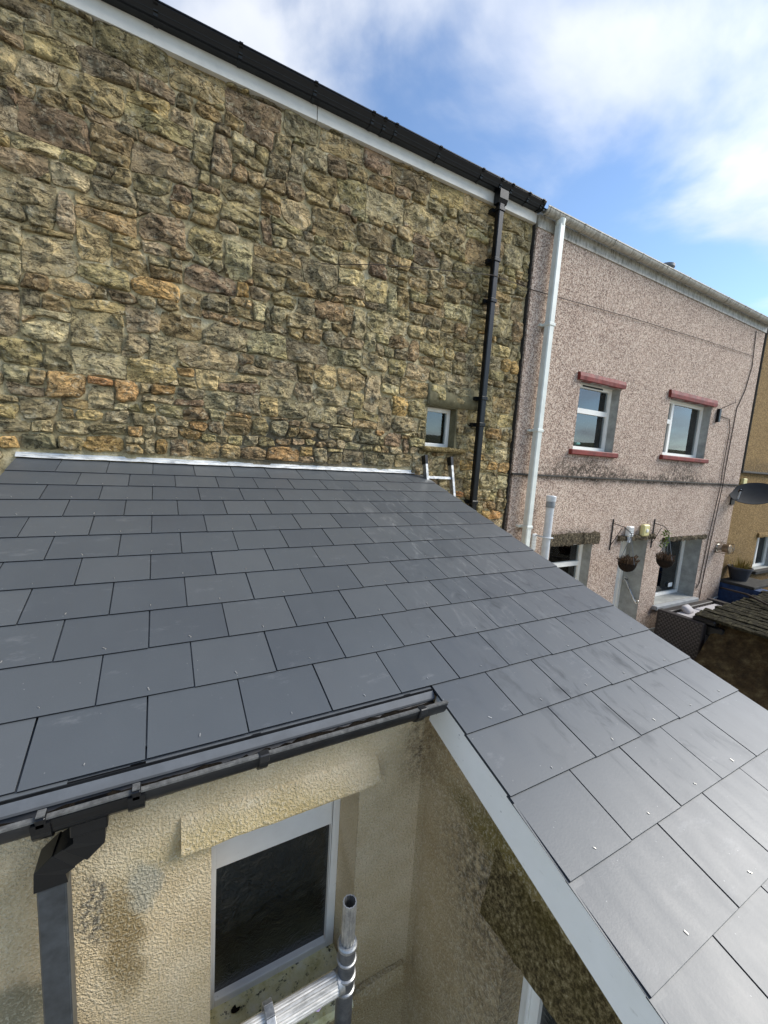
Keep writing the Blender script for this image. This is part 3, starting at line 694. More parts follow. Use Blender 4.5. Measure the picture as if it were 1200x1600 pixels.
W3 = (4.93, 5.88, -2.05, -0.93); DR = (6.62, 7.38, GZ, -0.93); W4 = (7.88, 9.26, -2.17, -1.0)
wall_holes(PX0, PX1, 0.06, 3.05, -0.02, 0.5, [W1, W2]).build('upper_wall', 'pink_dash', PH, fix=False)
wall_holes(PX0 + 0.03, PX1 - 0.01, -2.62, 0.06, 0.0, 0.5, [W3, (DR[0], DR[1], -2.62, DR[3]), W4]).build('lower_wall', 'pink_dash', PH, fix=False)
m = MB(); m.box(PX0 + 0.03, DR[0], -0.015, 0.4, GZ, -2.62); m.box(DR[1], PX1 - 0.01, -0.015, 0.4, GZ, -2.62); m.build('plinth', 'cement', PH)
m = MB(); m.extrude([(-0.0205, 0.075), (-0.032, 0.058), (-0.032, 0.05), (0.0, 0.054), (0.0, 0.075)], PX0, PX1, None, 60); m.build('drip_ledge', 'dark_coping', PH)
m = MB(); m.box(PX0 - 0.016, PX0 - 0.004, 0.005, 0.3, GZ, 3.04); m.build('joint_strip', 'dark_coping', PH)
def win(parent, op, yrec, yface, lay, sill=None, lintel=None, mat_rev='cement', curtain=0, fw=0.055):
    x0, x1, z0, z1 = op
    m = MB(); frame(m, x0, x1, z0, z1, yrec, yrec + 0.07, fw)
    for kind, pos, lo, hi in lay:
        if kind == 'v': m.box(x0 + (x1 - x0) * pos - 0.03, x0 + (x1 - x0) * pos + 0.03, yrec + 0.002, yrec + 0.068, z0 + fw + (z1 - z0 - 2 * fw) * lo, z0 + fw + (z1 - z0 - 2 * fw) * hi)
        else: m.box(x0 + fw + (x1 - x0 - 2 * fw) * lo, x0 + fw + (x1 - x0 - 2 * fw) * hi, yrec + 0.004, yrec + 0.066, z0 + (z1 - z0) * pos - 0.035, z0 + (z1 - z0) * pos + 0.035)
    w = m.build('window', 'upvc', parent)
    m = MB(); m.box(x0 + 0.03, x1 - 0.03, yrec + 0.03, yrec + 0.036, z0 + 0.03, z1 - 0.03); m.build('pane', 'glass', w)
    reveal(w, x0, x1, z0, z1, yface + 0.004, yrec + 0.08, mat_rev)
    room(w, x0, x1, z0, z1, yrec + 0.08)
    if sill: m = MB(); m.box(*sill, 0.01); m.build('window_sill', sill_mat, w)
    if lintel: m = MB(); rough_box(m, *lintel, 30, lint_amp); m.build('lintel', lint_mat, w, smooth=False)
    return w
sill_mat = 'red'; lint_mat = 'red'; lint_amp = 0.004
w1 = win(PH, W1, 0.11, -0.02, [('h', 0.60, 0, 1)], (5.05, 6.12, -0.075, 0.10, 0.375, 0.448), (5.05, 6.09, -0.065, 0.05, 1.385, 1.485))
w2 = win(PH, W2, 0.11, -0.02, [('v', 0.27, 0, 1), ('h', 0.62, 0, 0.26)], (7.31, 8.84, -0.075, 0.10, 0.425, 0.498), (7.31, 8.84, -0.065, 0.05, 1.43, 1.54))
m = MB(); m.box(5.35, 5.8, 0.10, 0.109, 1.345, 1.365); m.build('trickle_vent', 'black_plastic', w1)
# moss on top of the red lintels
sill_mat = 'pale_cement'; lint_mat = 'mossy_grey'; lint_amp = 0.03
w3 = win(PH, W3, 0.15, 0.0, [('h', 0.68, 0, 1)], (4.85, 5.95, -0.06, 0.15, -2.12, -2.053), (4.84, 5.96, -0.06, 0.05, -0.93, -0.77))
w4 = win(PH, W4, 0.28, 0.0, [], (7.83, 9.31, -0.09, 0.28, -2.25, -2.173), (7.83, 9.33, -0.045, 0.05, -1.0, -0.93))
m = MB(); m.box(8.86, 9.0, 0.275, 0.279, -2.02, -1.94); m.build('sticker', 'white_box', w4)
# door, deep in its reveal
m = MB(); frame(m, DR[0], DR[1], GZ + 0.15, DR[3], 0.34, 0.41, 0.06); dr = m.build('door', 'upvc', PH)
m = MB(); m.box(DR[0] + 0.06, DR[1] - 0.06, 0.36, 0.40, GZ + 0.2, DR[3] - 0.06); m.build('door_leaf', 'upvc', dr)
m = MB(); m.box(DR[0] + 0.1, DR[0] + 0.13, 0.30, 0.36, -1.98, -1.84); m.build('handle', 'chrome', dr)
reveal(dr, DR[0], DR[1], GZ, DR[3], 0.004, 0.42, 'cement', 0.03, False)
m = MB(); m.box(DR[0], DR[1], -0.25, 0.4, GZ, GZ + 0.15); m.build('door_step', 'cement', dr)
m = MB(); rough_box(m, 6.5, 7.52, -0.05, 0.05, -0.93, -0.85, 30, 0.03, 5); m.build('lintel', 'mossy_grey', dr)
m = MB(); m.tube([(7.375, 0.27, -1.72), (7.33, 0.27, -1.72), (7.32, 0.22, -1.75), (7.32, 0.06, -2.02), (7.33, 0.03, -2.06), (7.375, 0.03, -2.06)], 0.016, 10)
m.lathe([(0.04, 0), (0.04, 0.01), (0.02, 0.012)], (7.375, 0.27, -1.72), 14, mat=Matrix.Rotation(R(-90), 4, 'Y')); m.lathe([(0.04, 0), (0.04, 0.01), (0.02, 0.012)], (7.375, 0.03, -2.06), 14, mat=Matrix.Rotation(R(-90), 4, 'Y'))
m.build('grab_rail', 'chrome', dr, smooth='auto')
# white gutter and pipes of the pink house
m = MB(); m.box(PX0 - 0.01, PX1 + 0.02, -0.035, 0.05, 2.99, 3.13); m.build('fascia', 'old_white', PH)
m = MB(); m.extrude(half_gutter(0.056, -0.105, 3.165), PX0 - 0.005, PX1 + 0.05); gt = m.build('gutter', 'old_white', PH, smooth='auto')
bx = PX0 + 0.05
while bx < PX1:
    m = MB(); m.extrude([(y, z - 0.004) for y, z in half_gutter(0.061, -0.105, 3.167)[:16]], bx - 0.014, bx + 0.014); m.build('bracket', 'old_white', gt); bx += 0.62
px = 4.30
m = MB(); m.lathe([(0.06, 0.0), (0.05, -0.07), (0.044, -0.08)], (px, -0.105, 3.12), 16); m.build('gutter_outlet', 'cream_pipe', PH)
m = MB(); m.box(px - 0.046, px + 0.046, -0.15, -0.062, GZ + 0.05, 3.07, 0.012); dp_ = m.build('downpipe', 'cream_pipe', PH)
for bz in (1.92, 0.63, -0.62, -1.9):
    m = MB(); m.box(px - 0.056, px + 0.056, -0.158, -0.05, bz - 0.02, bz + 0.02, 0.006); m.box(px - 0.10, px + 0.09, -0.05, -0.015 if bz > 0 else 0.003, bz - 0.015, bz + 0.012); m.build('pipe_clip', 'cream_pipe', dp_)
m = MB(); m.tube([(4.66, -0.14, GZ), (4.66, -0.14, -0.33)], 0.052, 18); vp = m.build('vent_pipe', 'vent_grey', PH, smooth='auto')
m = MB(); m.lathe([(0.058, -0.36), (0.060, -0.35), (0.060, -0.29), (0.055, -0.28)], (4.66, -0.14, 0), 18); m.build('pipe_band', 'vent_cap', vp, smooth='auto')
m = MB(); m.lathe([(0.055, -0.28), (0.064, -0.275), (0.066, -0.21), (0.058, -0.20), (0.0, -0.20)], (4.66, -0.14, 0), 18); m.build('pipe_cap', 'vent_grey', vp, smooth='auto')
m = MB(); m.tube([(4.58, 0.0, -0.76), (4.57, -0.10, -0.76), (4.61, -0.2, -0.77), (4.70, -0.205, -0.77), (4.735, -0.14, -0.77)], 0.010, 8); m.build('pipe_clip', 'vent_grey', vp, smooth=True)
m = MB(); m.box(4.52, 4.60, -0.03, 0.0, -0.98, -0.74, 0.006); [m.box(4.53, 4.59, -0.036, -0.03, -0.96 + i * 0.045, -0.94 + i * 0.045) for i in range(5)]; m.build('air_vent', 'white_box', PH)
# roof slope and the small cowl on it
m = MB(); m.poly([(PX0, -0.09, 3.175), (PX1 + 0.02, -0.09, 3.175), (PX1 + 0.02, 4.2, 5.66), (PX0, 4.2, 5.66)]); m.poly([(PX0, -0.09, 3.16), (PX1 + 0.02, -0.09, 3.16), (PX1 + 0.02, 4.2, 5.64), (PX0, 4.2, 5.64)]); m.build('roof', 'roof_slate_old', PH)
m = MB(); m.lathe([(0.10, 0), (0.10, 0.42), (0.14, 0.43), (0.14, 0.47), (0.11, 0.50), (0.16, 0.55), (0.16, 0.60), (0.0, 0.64)], (9.38, 1.5, 3.90), 16); m.build('roof_cowl', 'vent_cap', PH, smooth='auto')
# cables on the pink wall
wire([(3.96, -0.03, 2.285), (4.4, -0.04, 2.30), (6, -0.035, 2.38), (8, -0.035, 2.45), (9.9, -0.035, 2.5)], 0.0045, PH)
wire([(9.9, -0.03, 2.95), (9.98, -0.03, 2.3), (9.86, -0.03, 1.85), (9.66, -0.03, 1.5), (9.62, -0.03, 0.4), (9.6, -0.04, 0.05), (9.58, -0.01, -1.0), (9.52, -0.01, -1.9), (9.5, -0.01, -2.25)], 0.007, PH)
wire([(9.05, -0.03, 1.30), (9.42, -0.035, 1.28), (9.52, -0.035, 1.1), (9.5, -0.035, 0.3), (9.5, -0.045, 0.05), (9.46, -0.01, -1.0), (9.40, -0.01, -1.9), (9.33, -0.01, -2.0), (9.32, -0.01, -1.92)], 0.007, PH)
wire([(9.35, -0.012, -2.32), (9.8, -0.015, -2.36), (10.25, -0.015, -2.28)], 0.018, PH, 'waste_pipe', 'cream_pipe')
wire([(9.02, -0.04, 1.42), (9.3, -0.14, 1.56), (9.5, -0.05, 1.66)], 0.006, PH, 'cable')
m = MB(); m.box(8.95, 9.02, -0.07, -0.02, 1.18, 1.42, 0.008); m.build('cable_box', 'black_plastic', PH)

# things on the pink wall
t = thing('alarm_box', 'white louvred box on wall just left of yellow light over door', 'box', (6.74, 0, -0.85))
m = MB(); m.box(6.68, 6.80, -0.08, 0.0, -0.86, -0.69, 0.012); m.build('case', 'white_box', t); m = MB(); [m.box(6.69, 6.79, -0.084, -0.08, -0.84 + i * 0.036, -0.825 + i * 0.036) for i in range(4)]; m.build('louvre', 'pale_cement', t)
m = MB(); m.tube([(6.72, -0.05, -0.86), (6.72, -0.05, -0.95)], 0.03, 10); m.build('sensor', 'vent_grey', t)
t = thing('wall_light', 'square yellowed wall light over the pink house door', 'light', (7.16, 0, -0.86))
m = MB(); m.box(7.08, 7.26, -0.08, 0.0, -0.87, -0.67, 0.02); m.build('case', 'yellow_box', t); m = MB(); m.lathe([(0.032, 0), (0.028, 0.012), (0.0, 0.018)], (7.17, -0.08, -0.77), 14, mat=Matrix.Rotation(R(90), 4, 'X')); m.build('lens', 'white_box', t, smooth='auto')

def hanging_basket(bx, bz, wx, label, seed, dense):
    rr = random.Random(seed); by = -0.36; t = thing('hanging_basket', label, 'basket', (bx, by, bz), 'hanging baskets by the pink house door')
    m = MB(); pr = [(0.0, -0.13)] + [(0.125 * math.sin(a), -0.13 * math.cos(a)) for a in [R(15 * i) for i in range(1, 7)]] + [(0.13, 0.01), (0.12, 0.01), (0.11, -0.02), (0.0, -0.01)]
    m.lathe(pr, (bx, by, bz), 20); m.build('bowl', 'wicker', t, smooth='auto')
    top = Vector((bx, by, bz + 0.42)); m = MB()
    for kx in range(3): a = R(120 * kx + 20); m.tube([(bx + 0.122 * math.cos(a), by + 0.122 * math.sin(a), bz), tuple(top)], 0.005, 5)
    m.build('chain', 'vent_cap', t)
    m = MB(); m.bar((wx, -0.005, bz + 0.12), (wx, -0.005, bz + 0.62), 0.02, 0.012, (0, 1, 0)); m.tube([(wx, -0.01, bz + 0.55), (wx + 0.3 * (bx - wx), -0.2, bz + 0.53), (bx, by, bz + 0.46), (bx, by, bz + 0.42)], 0.006, 6); m.tube([(wx, -0.01, bz + 0.2), (wx + 0.5 * (bx - wx), by * 0.5, bz + 0.5)], 0.005, 6); m.build('wall_bracket', 'black_plastic', t)
    m = MB()
    for kx in range(dense):
        a = rr.uniform(0, 6.28); q = rr.uniform(0, 0.12); L = rr.uniform(0.05, 0.15); ln = rr.uniform(-0.2, 0.5)
        p = Vector((bx + q * math.cos(a), by + q * math.sin(a), bz - 0.02)); e = p + Vector((math.cos(a) * L * ln, math.sin(a) * L * ln, L)); m.tube([tuple(p), tuple((p + e) / 2 + Vector((0, 0, 0.02))), tuple(e)], [0.006, 0.008, 0.003], 4)
        for jj in range(3): c = p.lerp(e, rr.uniform(0.4, 1)); d = Vector((rr.uniform(-1, 1), rr.uniform(-1, 1), rr.uniform(-0.3, 1))) * 0.03; m.poly([tuple(c), tuple(c + d + Vector((0.01, 0, 0))), tuple(c + d * 1.4), tuple(c + d + Vector((0, 0.01, 0.012)))])
    m.build('plant', 'dead_plant', t, fix=False)
    return t
hb1 = hanging_basket(6.24, -1.19, 6.33, 'dark hanging basket of dead brown stems in front of the door', 3, 110)
hb2 = hanging_basket(7.29, -1.21, 7.50, 'dark hanging basket of withered plants in front of the window', 5, 70)
m = MB(); rr = random.Random(8)
for kx in range(60):
    c = Vector((7.27 + rr.uniform(-0.09, 0.04), -0.34 + rr.uniform(-0.05, 0.05), -0.86 + rr.uniform(-0.16, 0.14))); d = Vector((rr.uniform(-1, 1), rr.uniform(-1, 1), rr.uniform(-1, 1))) * 0.035; e = d.orthogonal().normalized() * 0.012
    m.poly([tuple(c - d), tuple(c + e), tuple(c + d), tuple(c - e)])
m.build('leaves', 'green_leaf', hb2, fix=False)

t = thing('boiler_flue', 'short metal boiler flue with cage sticking out of pink wall', 'flue', (9.95, 0, -1.2))
my = Matrix.Rotation(R(90), 4, 'X')
m = MB(); m.lathe([(0.09, 0), (0.09, 0.02), (0.065, 0.025), (0.065, 0.09), (0.07, 0.10)], (9.9, 0, -1.2), 18, mat=my); m.build('collar', 'chrome', t, smooth='auto')
m = MB(); m.lathe([(0.07, 0.10), (0.085, 0.11), (0.085, 0.21), (0.075, 0.22), (0.0, 0.22)], (9.9, 0, -1.2), 18, mat=my); m.build('terminal', 'flue_metal', t, smooth='auto')
m = MB()
for kx in range(4): a = R(45 + 90 * kx); m.tube([(9.9 + 0.14 * math.cos(a), 0, -1.2 + 0.14 * math.sin(a)), (9.9 + 0.13 * math.cos(a), -0.24, -1.2 + 0.13 * math.sin(a)), (9.9, -0.28, -1.2)], 0.007, 5)
m.build('cage', 'flue_metal', t)

# ornaments standing behind the first window
t = thing('window_ornament', 'small white and teal ornaments on sill inside the left upper window', 'ornament', (5.5, 0.27, 0.45))
m = MB(); m.lathe([(0.0, 0), (0.10, 0.0), (0.10, 0.02), (0.055, 0.16), (0.03, 0.24), (0.045, 0.29), (0.03, 0.35), (0, 0.37)], (5.52, 0.30, 0.46), 14); m.build('figurine', 'white_box', t, smooth=True)
m = MB(); m.lathe([(0.0, 0), (0.14, 0.02), (0.17, 0.09), (0.13, 0.16), (0, 0.18)], (5.45, 0.30, 0.46), 14); m.lathe([(0.0, 0), (0.1, 0.02), (0.12, 0.07), (0, 0.13)], (5.72, 0.30, 0.46), 12); M['teal'] = simple('teal_glaze', lin(92, 138, 130), 0.4).m; m.build('bowl', 'teal', t, smooth=True)
m = MB(); rr = random.Random(2)
for kx in range(40): c = Vector((5.78 + rr.uniform(-.1, .1), 0.30 + rr.uniform(-.04, .04), 0.66 + rr.uniform(-.12, .14))); d = Vector((rr.uniform(-1, 1), rr.uniform(-1, 1), rr.uniform(-1, 1))) * 0.03; e = d.orthogonal().normalized() * 0.02; m.poly([tuple(c - d), tuple(c + e), tuple(c + d), tuple(c - e)])
simple('red_flower', lin(168, 48, 48), 0.7); m.build('flowers', 'red_flower', t, fix=False)
m = MB(); m.box(5.13, 6.04, 0.19, 0.42, 0.42, 0.455); m.build('inner_sill', 'white_box', w1)

# ------------------------------------------------------------------ ochre house beyond
OX0, OX1 = 10.33, 17.0
OH = thing('ochre_house', 'ochre pebbledashed house beyond the pink one', 'house', (13.5, 0.3, GZ))
W5 = (11.95, 13.1, -1.87, -1.10)
wall_holes(OX0, OX1, 0.33, 3.2, 0.05, 0.6, []).build('upper_wall', 'ochre_dash', OH, fix=False)
wall_holes(OX0, OX1, GZ, 0.33, 0.08, 0.6, [W5]).build('lower_wall', 'ochre_dash', OH, fix=False)
m = MB(); m.extrude([(0.05, 0.36), (0.02, 0.325), (0.025, 0.31), (0.08, 0.315), (0.08, 0.36)], OX0, OX1, None, 20); m.build('drip_ledge', 'dark_coping', OH)
sill_mat = 'dark_coping'; lint_mat = 'ochre_dash'; lint_amp = 0.01
win(OH, W5, 0.24, 0.08, [('v', 0.5, 0, 1)], (11.9, 13.2, -0.02, 0.22, -1.95, -1.873), (11.9, 13.2, 0.04, 0.12, -1.10, -1.0))
m = MB(); m.box(OX0, OX1, 0.02, 0.1, 3.05, 3.2); m.build('fascia', 'old_white', OH)
m = MB(); m.extrude(half_gutter(0.056, -0.05, 3.22), OX0 + 0.03, OX1); m.build('gutter', 'old_white', OH, smooth='auto')
m = MB(); m.poly([(OX0, -0.03, 3.23), (OX1, -0.03, 3.23), (OX1, 4.2, 5.7), (OX0, 4.2, 5.7)]); m.build('roof', 'roof_slate_old', OH)
m = MB(); m.tube([(OX0 + 0.05, 0.0, 3.1), (OX0 + 0.05, 0.0, 0.3)], 0.03, 8); m.build('downpipe', 'dark_coping', OH)
# satellite dish
t = thing('satellite_dish', 'dark grey oval satellite dish beside the ochre house wall', 'dish', (10.2, 0.0, -0.2))
dc = Vector((10.22, -0.33, -0.13)); nd = Vector((-0.54, -0.10, 0.83)).normalized(); q = nd.to_track_quat('Z', 'Y').to_matrix().to_4x4()
prof = [(0.001, 0.0)] + [(0.40 * i / 8, 0.07 * (i / 8) ** 2) for i in range(1, 9)] + [(0.405, 0.065)] + [(0.40 * i / 8, 0.07 * (i / 8) ** 2 - 0.012) for i in range(8, 0, -1)] + [(0.001, -0.012)]
m = MB(); m.lathe(prof, dc, 32, mat=q @ Matrix.Diagonal((0.92, 0.92, 1, 1))); m.build('reflector', 'dish_grey', t, smooth='auto')
foot = dc + q.to_3x3() @ Vector((-0.2, -0.22, 0.05)); lnb = dc + q.to_3x3() @ Vector((-0.16, -0.18, 0.26))
m = MB(); m.tube([tuple(foot), tuple(lnb)], 0.012, 6); m.build('feed_arm', 'vent_grey', t); m = MB(); m.tube([tuple(lnb), tuple(lnb - nd * 0.1 + Vector((0, 0.03, 0.04)))], 0.03, 10); m.build('receiver', 'black_plastic', t)
m = MB(); m.tube([tuple(dc - nd * 0.01), tuple(dc - nd * 0.1), (10.22, -0.02, -0.22)], 0.022, 8); m.box(10.12, 10.28, -0.02, 0.0, -0.34, -0.1); m.build('wall_mount', 'black_plastic', t)
m = MB(); m.box(10.62, 10.78, 0.02, 0.08, 0.08, 0.2, 0.01); o = m.build('junction_box', 'yellow_box', None); tag(o, 'small cream junction box on ochre wall above the satellite dish', 'box')
# blue wall, planter and pipes
t = thing('blue_wall', 'blue painted low wall with dark coping behind the mossy shed', 'wall', (11.4, -0.2, GZ))
m = MB(); m.box(10.36, 10.7, -0.9, 0.04, GZ, -1.98); m.box(10.7, 14.0, -0.9, -0.7, GZ, -2.05); m.build('wall_body', 'blue_paint', t)
m = MB(); m.box(10.33, 11.3, -0.55, 0.045, -1.978, -1.92, 0.01); m.box(11.31, 14.0, -0.6, -0.3, -2.0, -1.93, 0.01); m.build('coping', 'dark_coping', t)
t = thing('planter', 'black pot of dry grass on the dark coping beside ochre house', 'planter', (10.72, -0.12, -1.92))
m = MB(); m.lathe([(0.0, 0), (0.14, 0), (0.20, 0.24), (0.215, 0.24), (0.215, 0.28), (0.195, 0.28), (0.18, 0.22), (0.0, 0.22)], (10.72, -0.14, -1.92), 18); m.build('pot', 'pot_black', t, smooth='auto')
m = MB(); rr = random.Random(4)
for kx in range(160):
    a = rr.uniform(0, 6.28); qd = rr.uniform(0, 0.16); L = rr.uniform(0.12, 0.30); p = Vector((10.72 + qd * math.cos(a), -0.14 + qd * math.sin(a), -1.71)); e = p + Vector((math.cos(a) * L * 0.35, math.sin(a) * L * 0.35, L)); w_ = Vector((-math.sin(a), math.cos(a), 0)) * 0.008
    m.poly([tuple(p - w_), tuple(p + w_), tuple(e)])
m.build('grass', 'dry_grass', t, fix=False)

# ------------------------------------------------------------------ rattan sofa, shed
t = thing('rattan_sofa', 'dark woven rattan garden sofa with pale cushions against pink house', 'sofa', (8.3, -0.55, GZ))
sx0, sx1, sy0, sy1, sz1 = 7.62, 9.45, -0.90, -0.20, -2.14
def woven(x0, x1, y0, y1, z0, z1, name, face):
    m = MB(); m.box(x0, x1, y0, y1, z0, z1, 0.012); b = m.build(name, 'rattan', t)
    w = MB(); rows = int((z1 - z0 - 0.04) / 0.036)
    for i in range(rows):
        z = z0 + 0.03 + i * 0.036
        if face == 'x':
            nn = int((y1 - y0 - 0.04) / 0.03)
            for j in range(nn):
                if (i + j) % 2: continue
                yy = y0 + 0.02 + j * 0.03; w.box(x0 - 0.008, x0, yy + 0.002, yy + 0.034, z, z + 0.024)
        else:
            nn = int((x1 - x0 - 0.04) / 0.05)
            for j in range(nn):
                if (i + j) % 2: continue
                xx_ = x0 + 0.02 + j * 0.05; w.box(xx_ + 0.002, xx_ + 0.052, y0 - 0.008, y0, z, z + 0.024)
    wo_ = w.build('weave', 'rattan_light', b); wo_['kind'] = 'stuff'
woven(sx0, sx0 + 0.13, sy0, sy1, GZ + 0.08, sz1, 'arm', 'x')
woven(sx1 - 0.13, sx1, sy0, sy1, GZ + 0.08, sz1, 'arm', 'x')
woven(sx0 + 0.13, sx1 - 0.13, sy1 - 0.12, sy1, GZ + 0.08, sz1 - 0.02, 'backrest', 'y')
woven(sx0 + 0.13, sx1 - 0.13, sy0 + 0.03, sy1 - 0.12, GZ + 0.08, GZ + 0.36, 'base', 'y')
for lx in (sx0 + 0.05, sx1 - 0.05):
    for ly in (sy0 + 0.05, sy1 - 0.05): m = MB(); m.box(lx - 0.025, lx + 0.025, ly - 0.025, ly + 0.025, GZ, GZ + 0.085); m.build('leg', 'rattan', t)
for i in range(2):
    a = sx0 + 0.14 + i * 0.78; m = MB(); m.box(a, a + 0.77, sy0 + 0.02, sy1 - 0.13, GZ + 0.361, GZ + 0.76, 0.03); m.build('seat_cushion', 'cushion', t, bevel=0.02)
def pillow(x, y, z, rx, rz, name='pillow'):
    m = MB(); mt = Matrix.Translation((x, y, z)) @ Euler((rx, 0, rz)).to_matrix().to_4x4(); n = 10
    for sgn in (1, -1):
        b0 = len(m.v)
        for i in range(n + 1):
            for j in range(n + 1):
                u = i / n * 2 - 1; v = j / n * 2 - 1; th = 0.055 * (max(0, (1 - u ** 4) * (1 - v ** 4))) ** 0.6
                m.v.append(tuple(mt @ Vector((u * 0.12 * (1 - 0.06 * v * v), sgn * th, v * 0.09 * (1 - 0.06 * u * u)))))
        for i in range(n):
            for j in range(n): a = b0 + i * (n + 1) + j; m.f.append((a, a + 1, a + n + 2, a + n + 1))
    m.build(name, 'cushion', t, smooth=True)
pillow(8.15, -0.42, GZ + 0.81, -0.9, 0.1)
t = thing('mossy_shed', 'low dark stone shed with mossy slab roof beside the sofa', 'shed', (9.3, -2.2, GZ))
m = MB(); ny, nz = 50, 18
def fy(u, v):
    y = -0.96 - 2.9 * u; z = GZ + (0.86 + 0.03 * noise.noise(Vector((u * 9, 0, 0)))) * v
    return (7.86 - 0.95 * (1 - v) ** 1.4 + 0.05 * noise.noise(Vector((3, y * 6, z * 6))) + 0.025 * noise.noise(Vector((8, y * 19, z * 19))), y, z)
for i in range(ny):
    for j in range(nz): m.quad(fy(i / ny, j / nz), fy((i + 1) / ny, j / nz), fy((i + 1) / ny, (j + 1) / nz), fy(i / ny, (j + 1) / nz))
m.box(7.95, 11.2, -3.9, -0.98, GZ, -2.12)
m.build('wall', 'earthy', t)
rr = random.Random(12)
for i in range(20):                              # overlapping mossy stone slabs, laid in narrow courses across the shed roof
    xx_ = 7.76 + i * 0.17; yq = -0.70 + rr.uniform(-0.05, 0.03)
    while yq > -3.7:
        ln_ = rr.uniform(0.28, 0.6); m = MB(); z0 = -2.10 + 0.13 * (xx_ - 7.78) / 3.4 + rr.uniform(0, 0.015)
        pr_ = [(xx_ - 0.02, z0), (xx_ - 0.028, z0 + 0.045), (xx_ + 0.06, z0 + 0.058), (xx_ + 0.165, z0 + 0.03), (xx_ + 0.165, z0)]
        b0 = len(m.v); sg_ = 4; of = rr.uniform(0, 60)
        for a_ in range(sg_ + 1):
            yy = yq - (ln_ - 0.012) * a_ / sg_
            for (px_, pz_) in pr_: qv = Vector((px_ * 11, yy * 11, pz_ * 9 + of)); m.v.append((px_ + 0.016 * noise.noise(qv), yy + 0.012 * noise.noise(qv + Vector((5, 0, 0))), pz_ + (0.016 * noise.noise(qv + Vector((0, 8, 0))) if pz_ > z0 else 0)))
        for a_ in range(sg_):
            for b_ in range(5): q1 = b0 + a_ * 5 + b_; q2 = b0 + a_ * 5 + (b_ + 1) % 5; m.f.append((q1, q2, q2 + 5, q1 + 5))
        m.f.append(tuple(range(b0, b0 + 5))); m.f.append(tuple(range(b0 + sg_ * 5, b0 + sg_ * 5 + 5)))
        m.build('roof_slab', 'slab', t); yq -= ln_
m = MB(); m.tube([(10.28, -0.03, -2.08), (9.6, -0.7, -1.93), (9.0, -1.35, -1.93), (8.4, -2.4, -1.98)], 0.018, 8); o = m.build('black_hose', 'cable', None, smooth=True); tag(o, 'thin dark pipe lying across the mossy shed roof', 'pipe')
m = MB(); m.box(7.68, 7.92, -1.02, -0.70, -2.16, -2.075, 0.02, None); m.box(7.74, 7.98, -1.12, -0.86, -2.34, -2.17, 0.02); o = m.build('black_bag', 'black_plastic', None); tag(o, 'crumpled black plastic lying between the sofa and shed', 'bag')

# ------------------------------------------------------------------ ladder against the stone wall
t = thing('ladder', 'aluminium ladder leaning on stone wall below the small window', 'ladder', (2.9, -0.6, GZ))
lt0 = Vector((2.645, -0.03, 0.205)); lt1 = Vector((3.0, -0.03, 0.205)); dv = Vector((0.0, -0.26, -1.0)).normalized(); LL = (0.205 - GZ) / abs(dv.z)
for p in (lt0, lt1):
    m = MB(); m.bar(tuple(p), tuple(p + dv * LL), 0.028, 0.065, (0, 1, 0.2)); st_ = m.build('stile', 'alu', t)
    m = MB(); m.bar(tuple(p - dv * 0.012), tuple(p + dv * 0.085), 0.034, 0.072, (0, 1, 0.2)); m.build('end_cap', 'black_plastic', st_)
kx = 0.235
while kx < LL:
    m = MB(); m.bar(tuple(lt0 + dv * kx), tuple(lt1 + dv * kx), 0.034, 0.028, tuple(dv)); m.build('rung', 'alu', t); kx += 0.28

# ------------------------------------------------------------------ near extension with the slate roof
PIT = 0.2915; G = 0.2441; U = 0.15; CP, SP = math.cos(PIT), math.sin(PIT)
def RP(x, s, h=0.0): return Vector((x, -s * CP - h * SP, -s * SP + h * CP))
XL, XV, XR = -5.8 * U, 7 * U, 17.86 * U
EX = thing('lean_to_extension', 'cream rendered lean-to extension with new grey slate roof', 'extension', (1.0, -2.0, GZ))
# deck under the slates
m = MB()
for (xa, xb, sa, sb) in ((XL + 0.03, XR - 0.02, -0.12, 11 * G - 0.03), (XV + 0.03, XR - 0.02, 11 * G - 0.03, 18.4 * G)):
    P = [RP(xa, sa, -0.03), RP(xb, sa, -0.03), RP(xb, sb, -0.03), RP(xa, sb, -0.03)]; Q = [RP(xa, sa, -0.06), RP(xb, sa, -0.06), RP(xb, sb, -0.06), RP(xa, sb, -0.06)]
    m.poly(P); m.poly(Q)
    for i in range(4): m.quad(P[i], P[(i + 1) % 4], Q[(i + 1) % 4], Q[i])
m.build('roof_deck', 'slate_deck', EX)
TH = 0.0052; slate_me = {}; rvm = MB(); rvm.box(-0.0028, 0.0028, -0.011, 0.011, 0, 0.0025); riv_me = rvm.mesh('rivet'); riv_me.materials.append(M['rivet'])
def slate_mesh(w, L):
    key = (round(w, 4), round(L, 3))
    if key not in slate_me:
        m = MB(); a = w / 2; c = 0.0006
        # local: x across, y up the slope from the tail, z out of the roof; the top surface sits at z=0 on the tail edge
        b = [(-a, 0), (a, 0), (a, L), (-a, L)]; t_ = [(-a + c, c), (a - c, c), (a - c, L), (-a + c, L)]
        m.v = [(x, y, -TH) for x, y in b] + [(x, y, -c) for x, y in b] + [(x, y, 0) for x, y in t_]
        m.f = [(0, 3, 2, 1)] + [(i, (i + 1) % 4, 4 + (i + 1) % 4, 4 + i) for i in range(4)] + [(4 + i, 4 + (i + 1) % 4, 8 + (i + 1) % 4, 8 + i) for i in range(4)] + [(8, 9, 10, 11)]
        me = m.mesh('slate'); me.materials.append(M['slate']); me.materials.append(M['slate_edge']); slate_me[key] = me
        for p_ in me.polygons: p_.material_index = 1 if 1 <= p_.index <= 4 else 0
    return slate_me[key]
rs2 = random.Random(5)
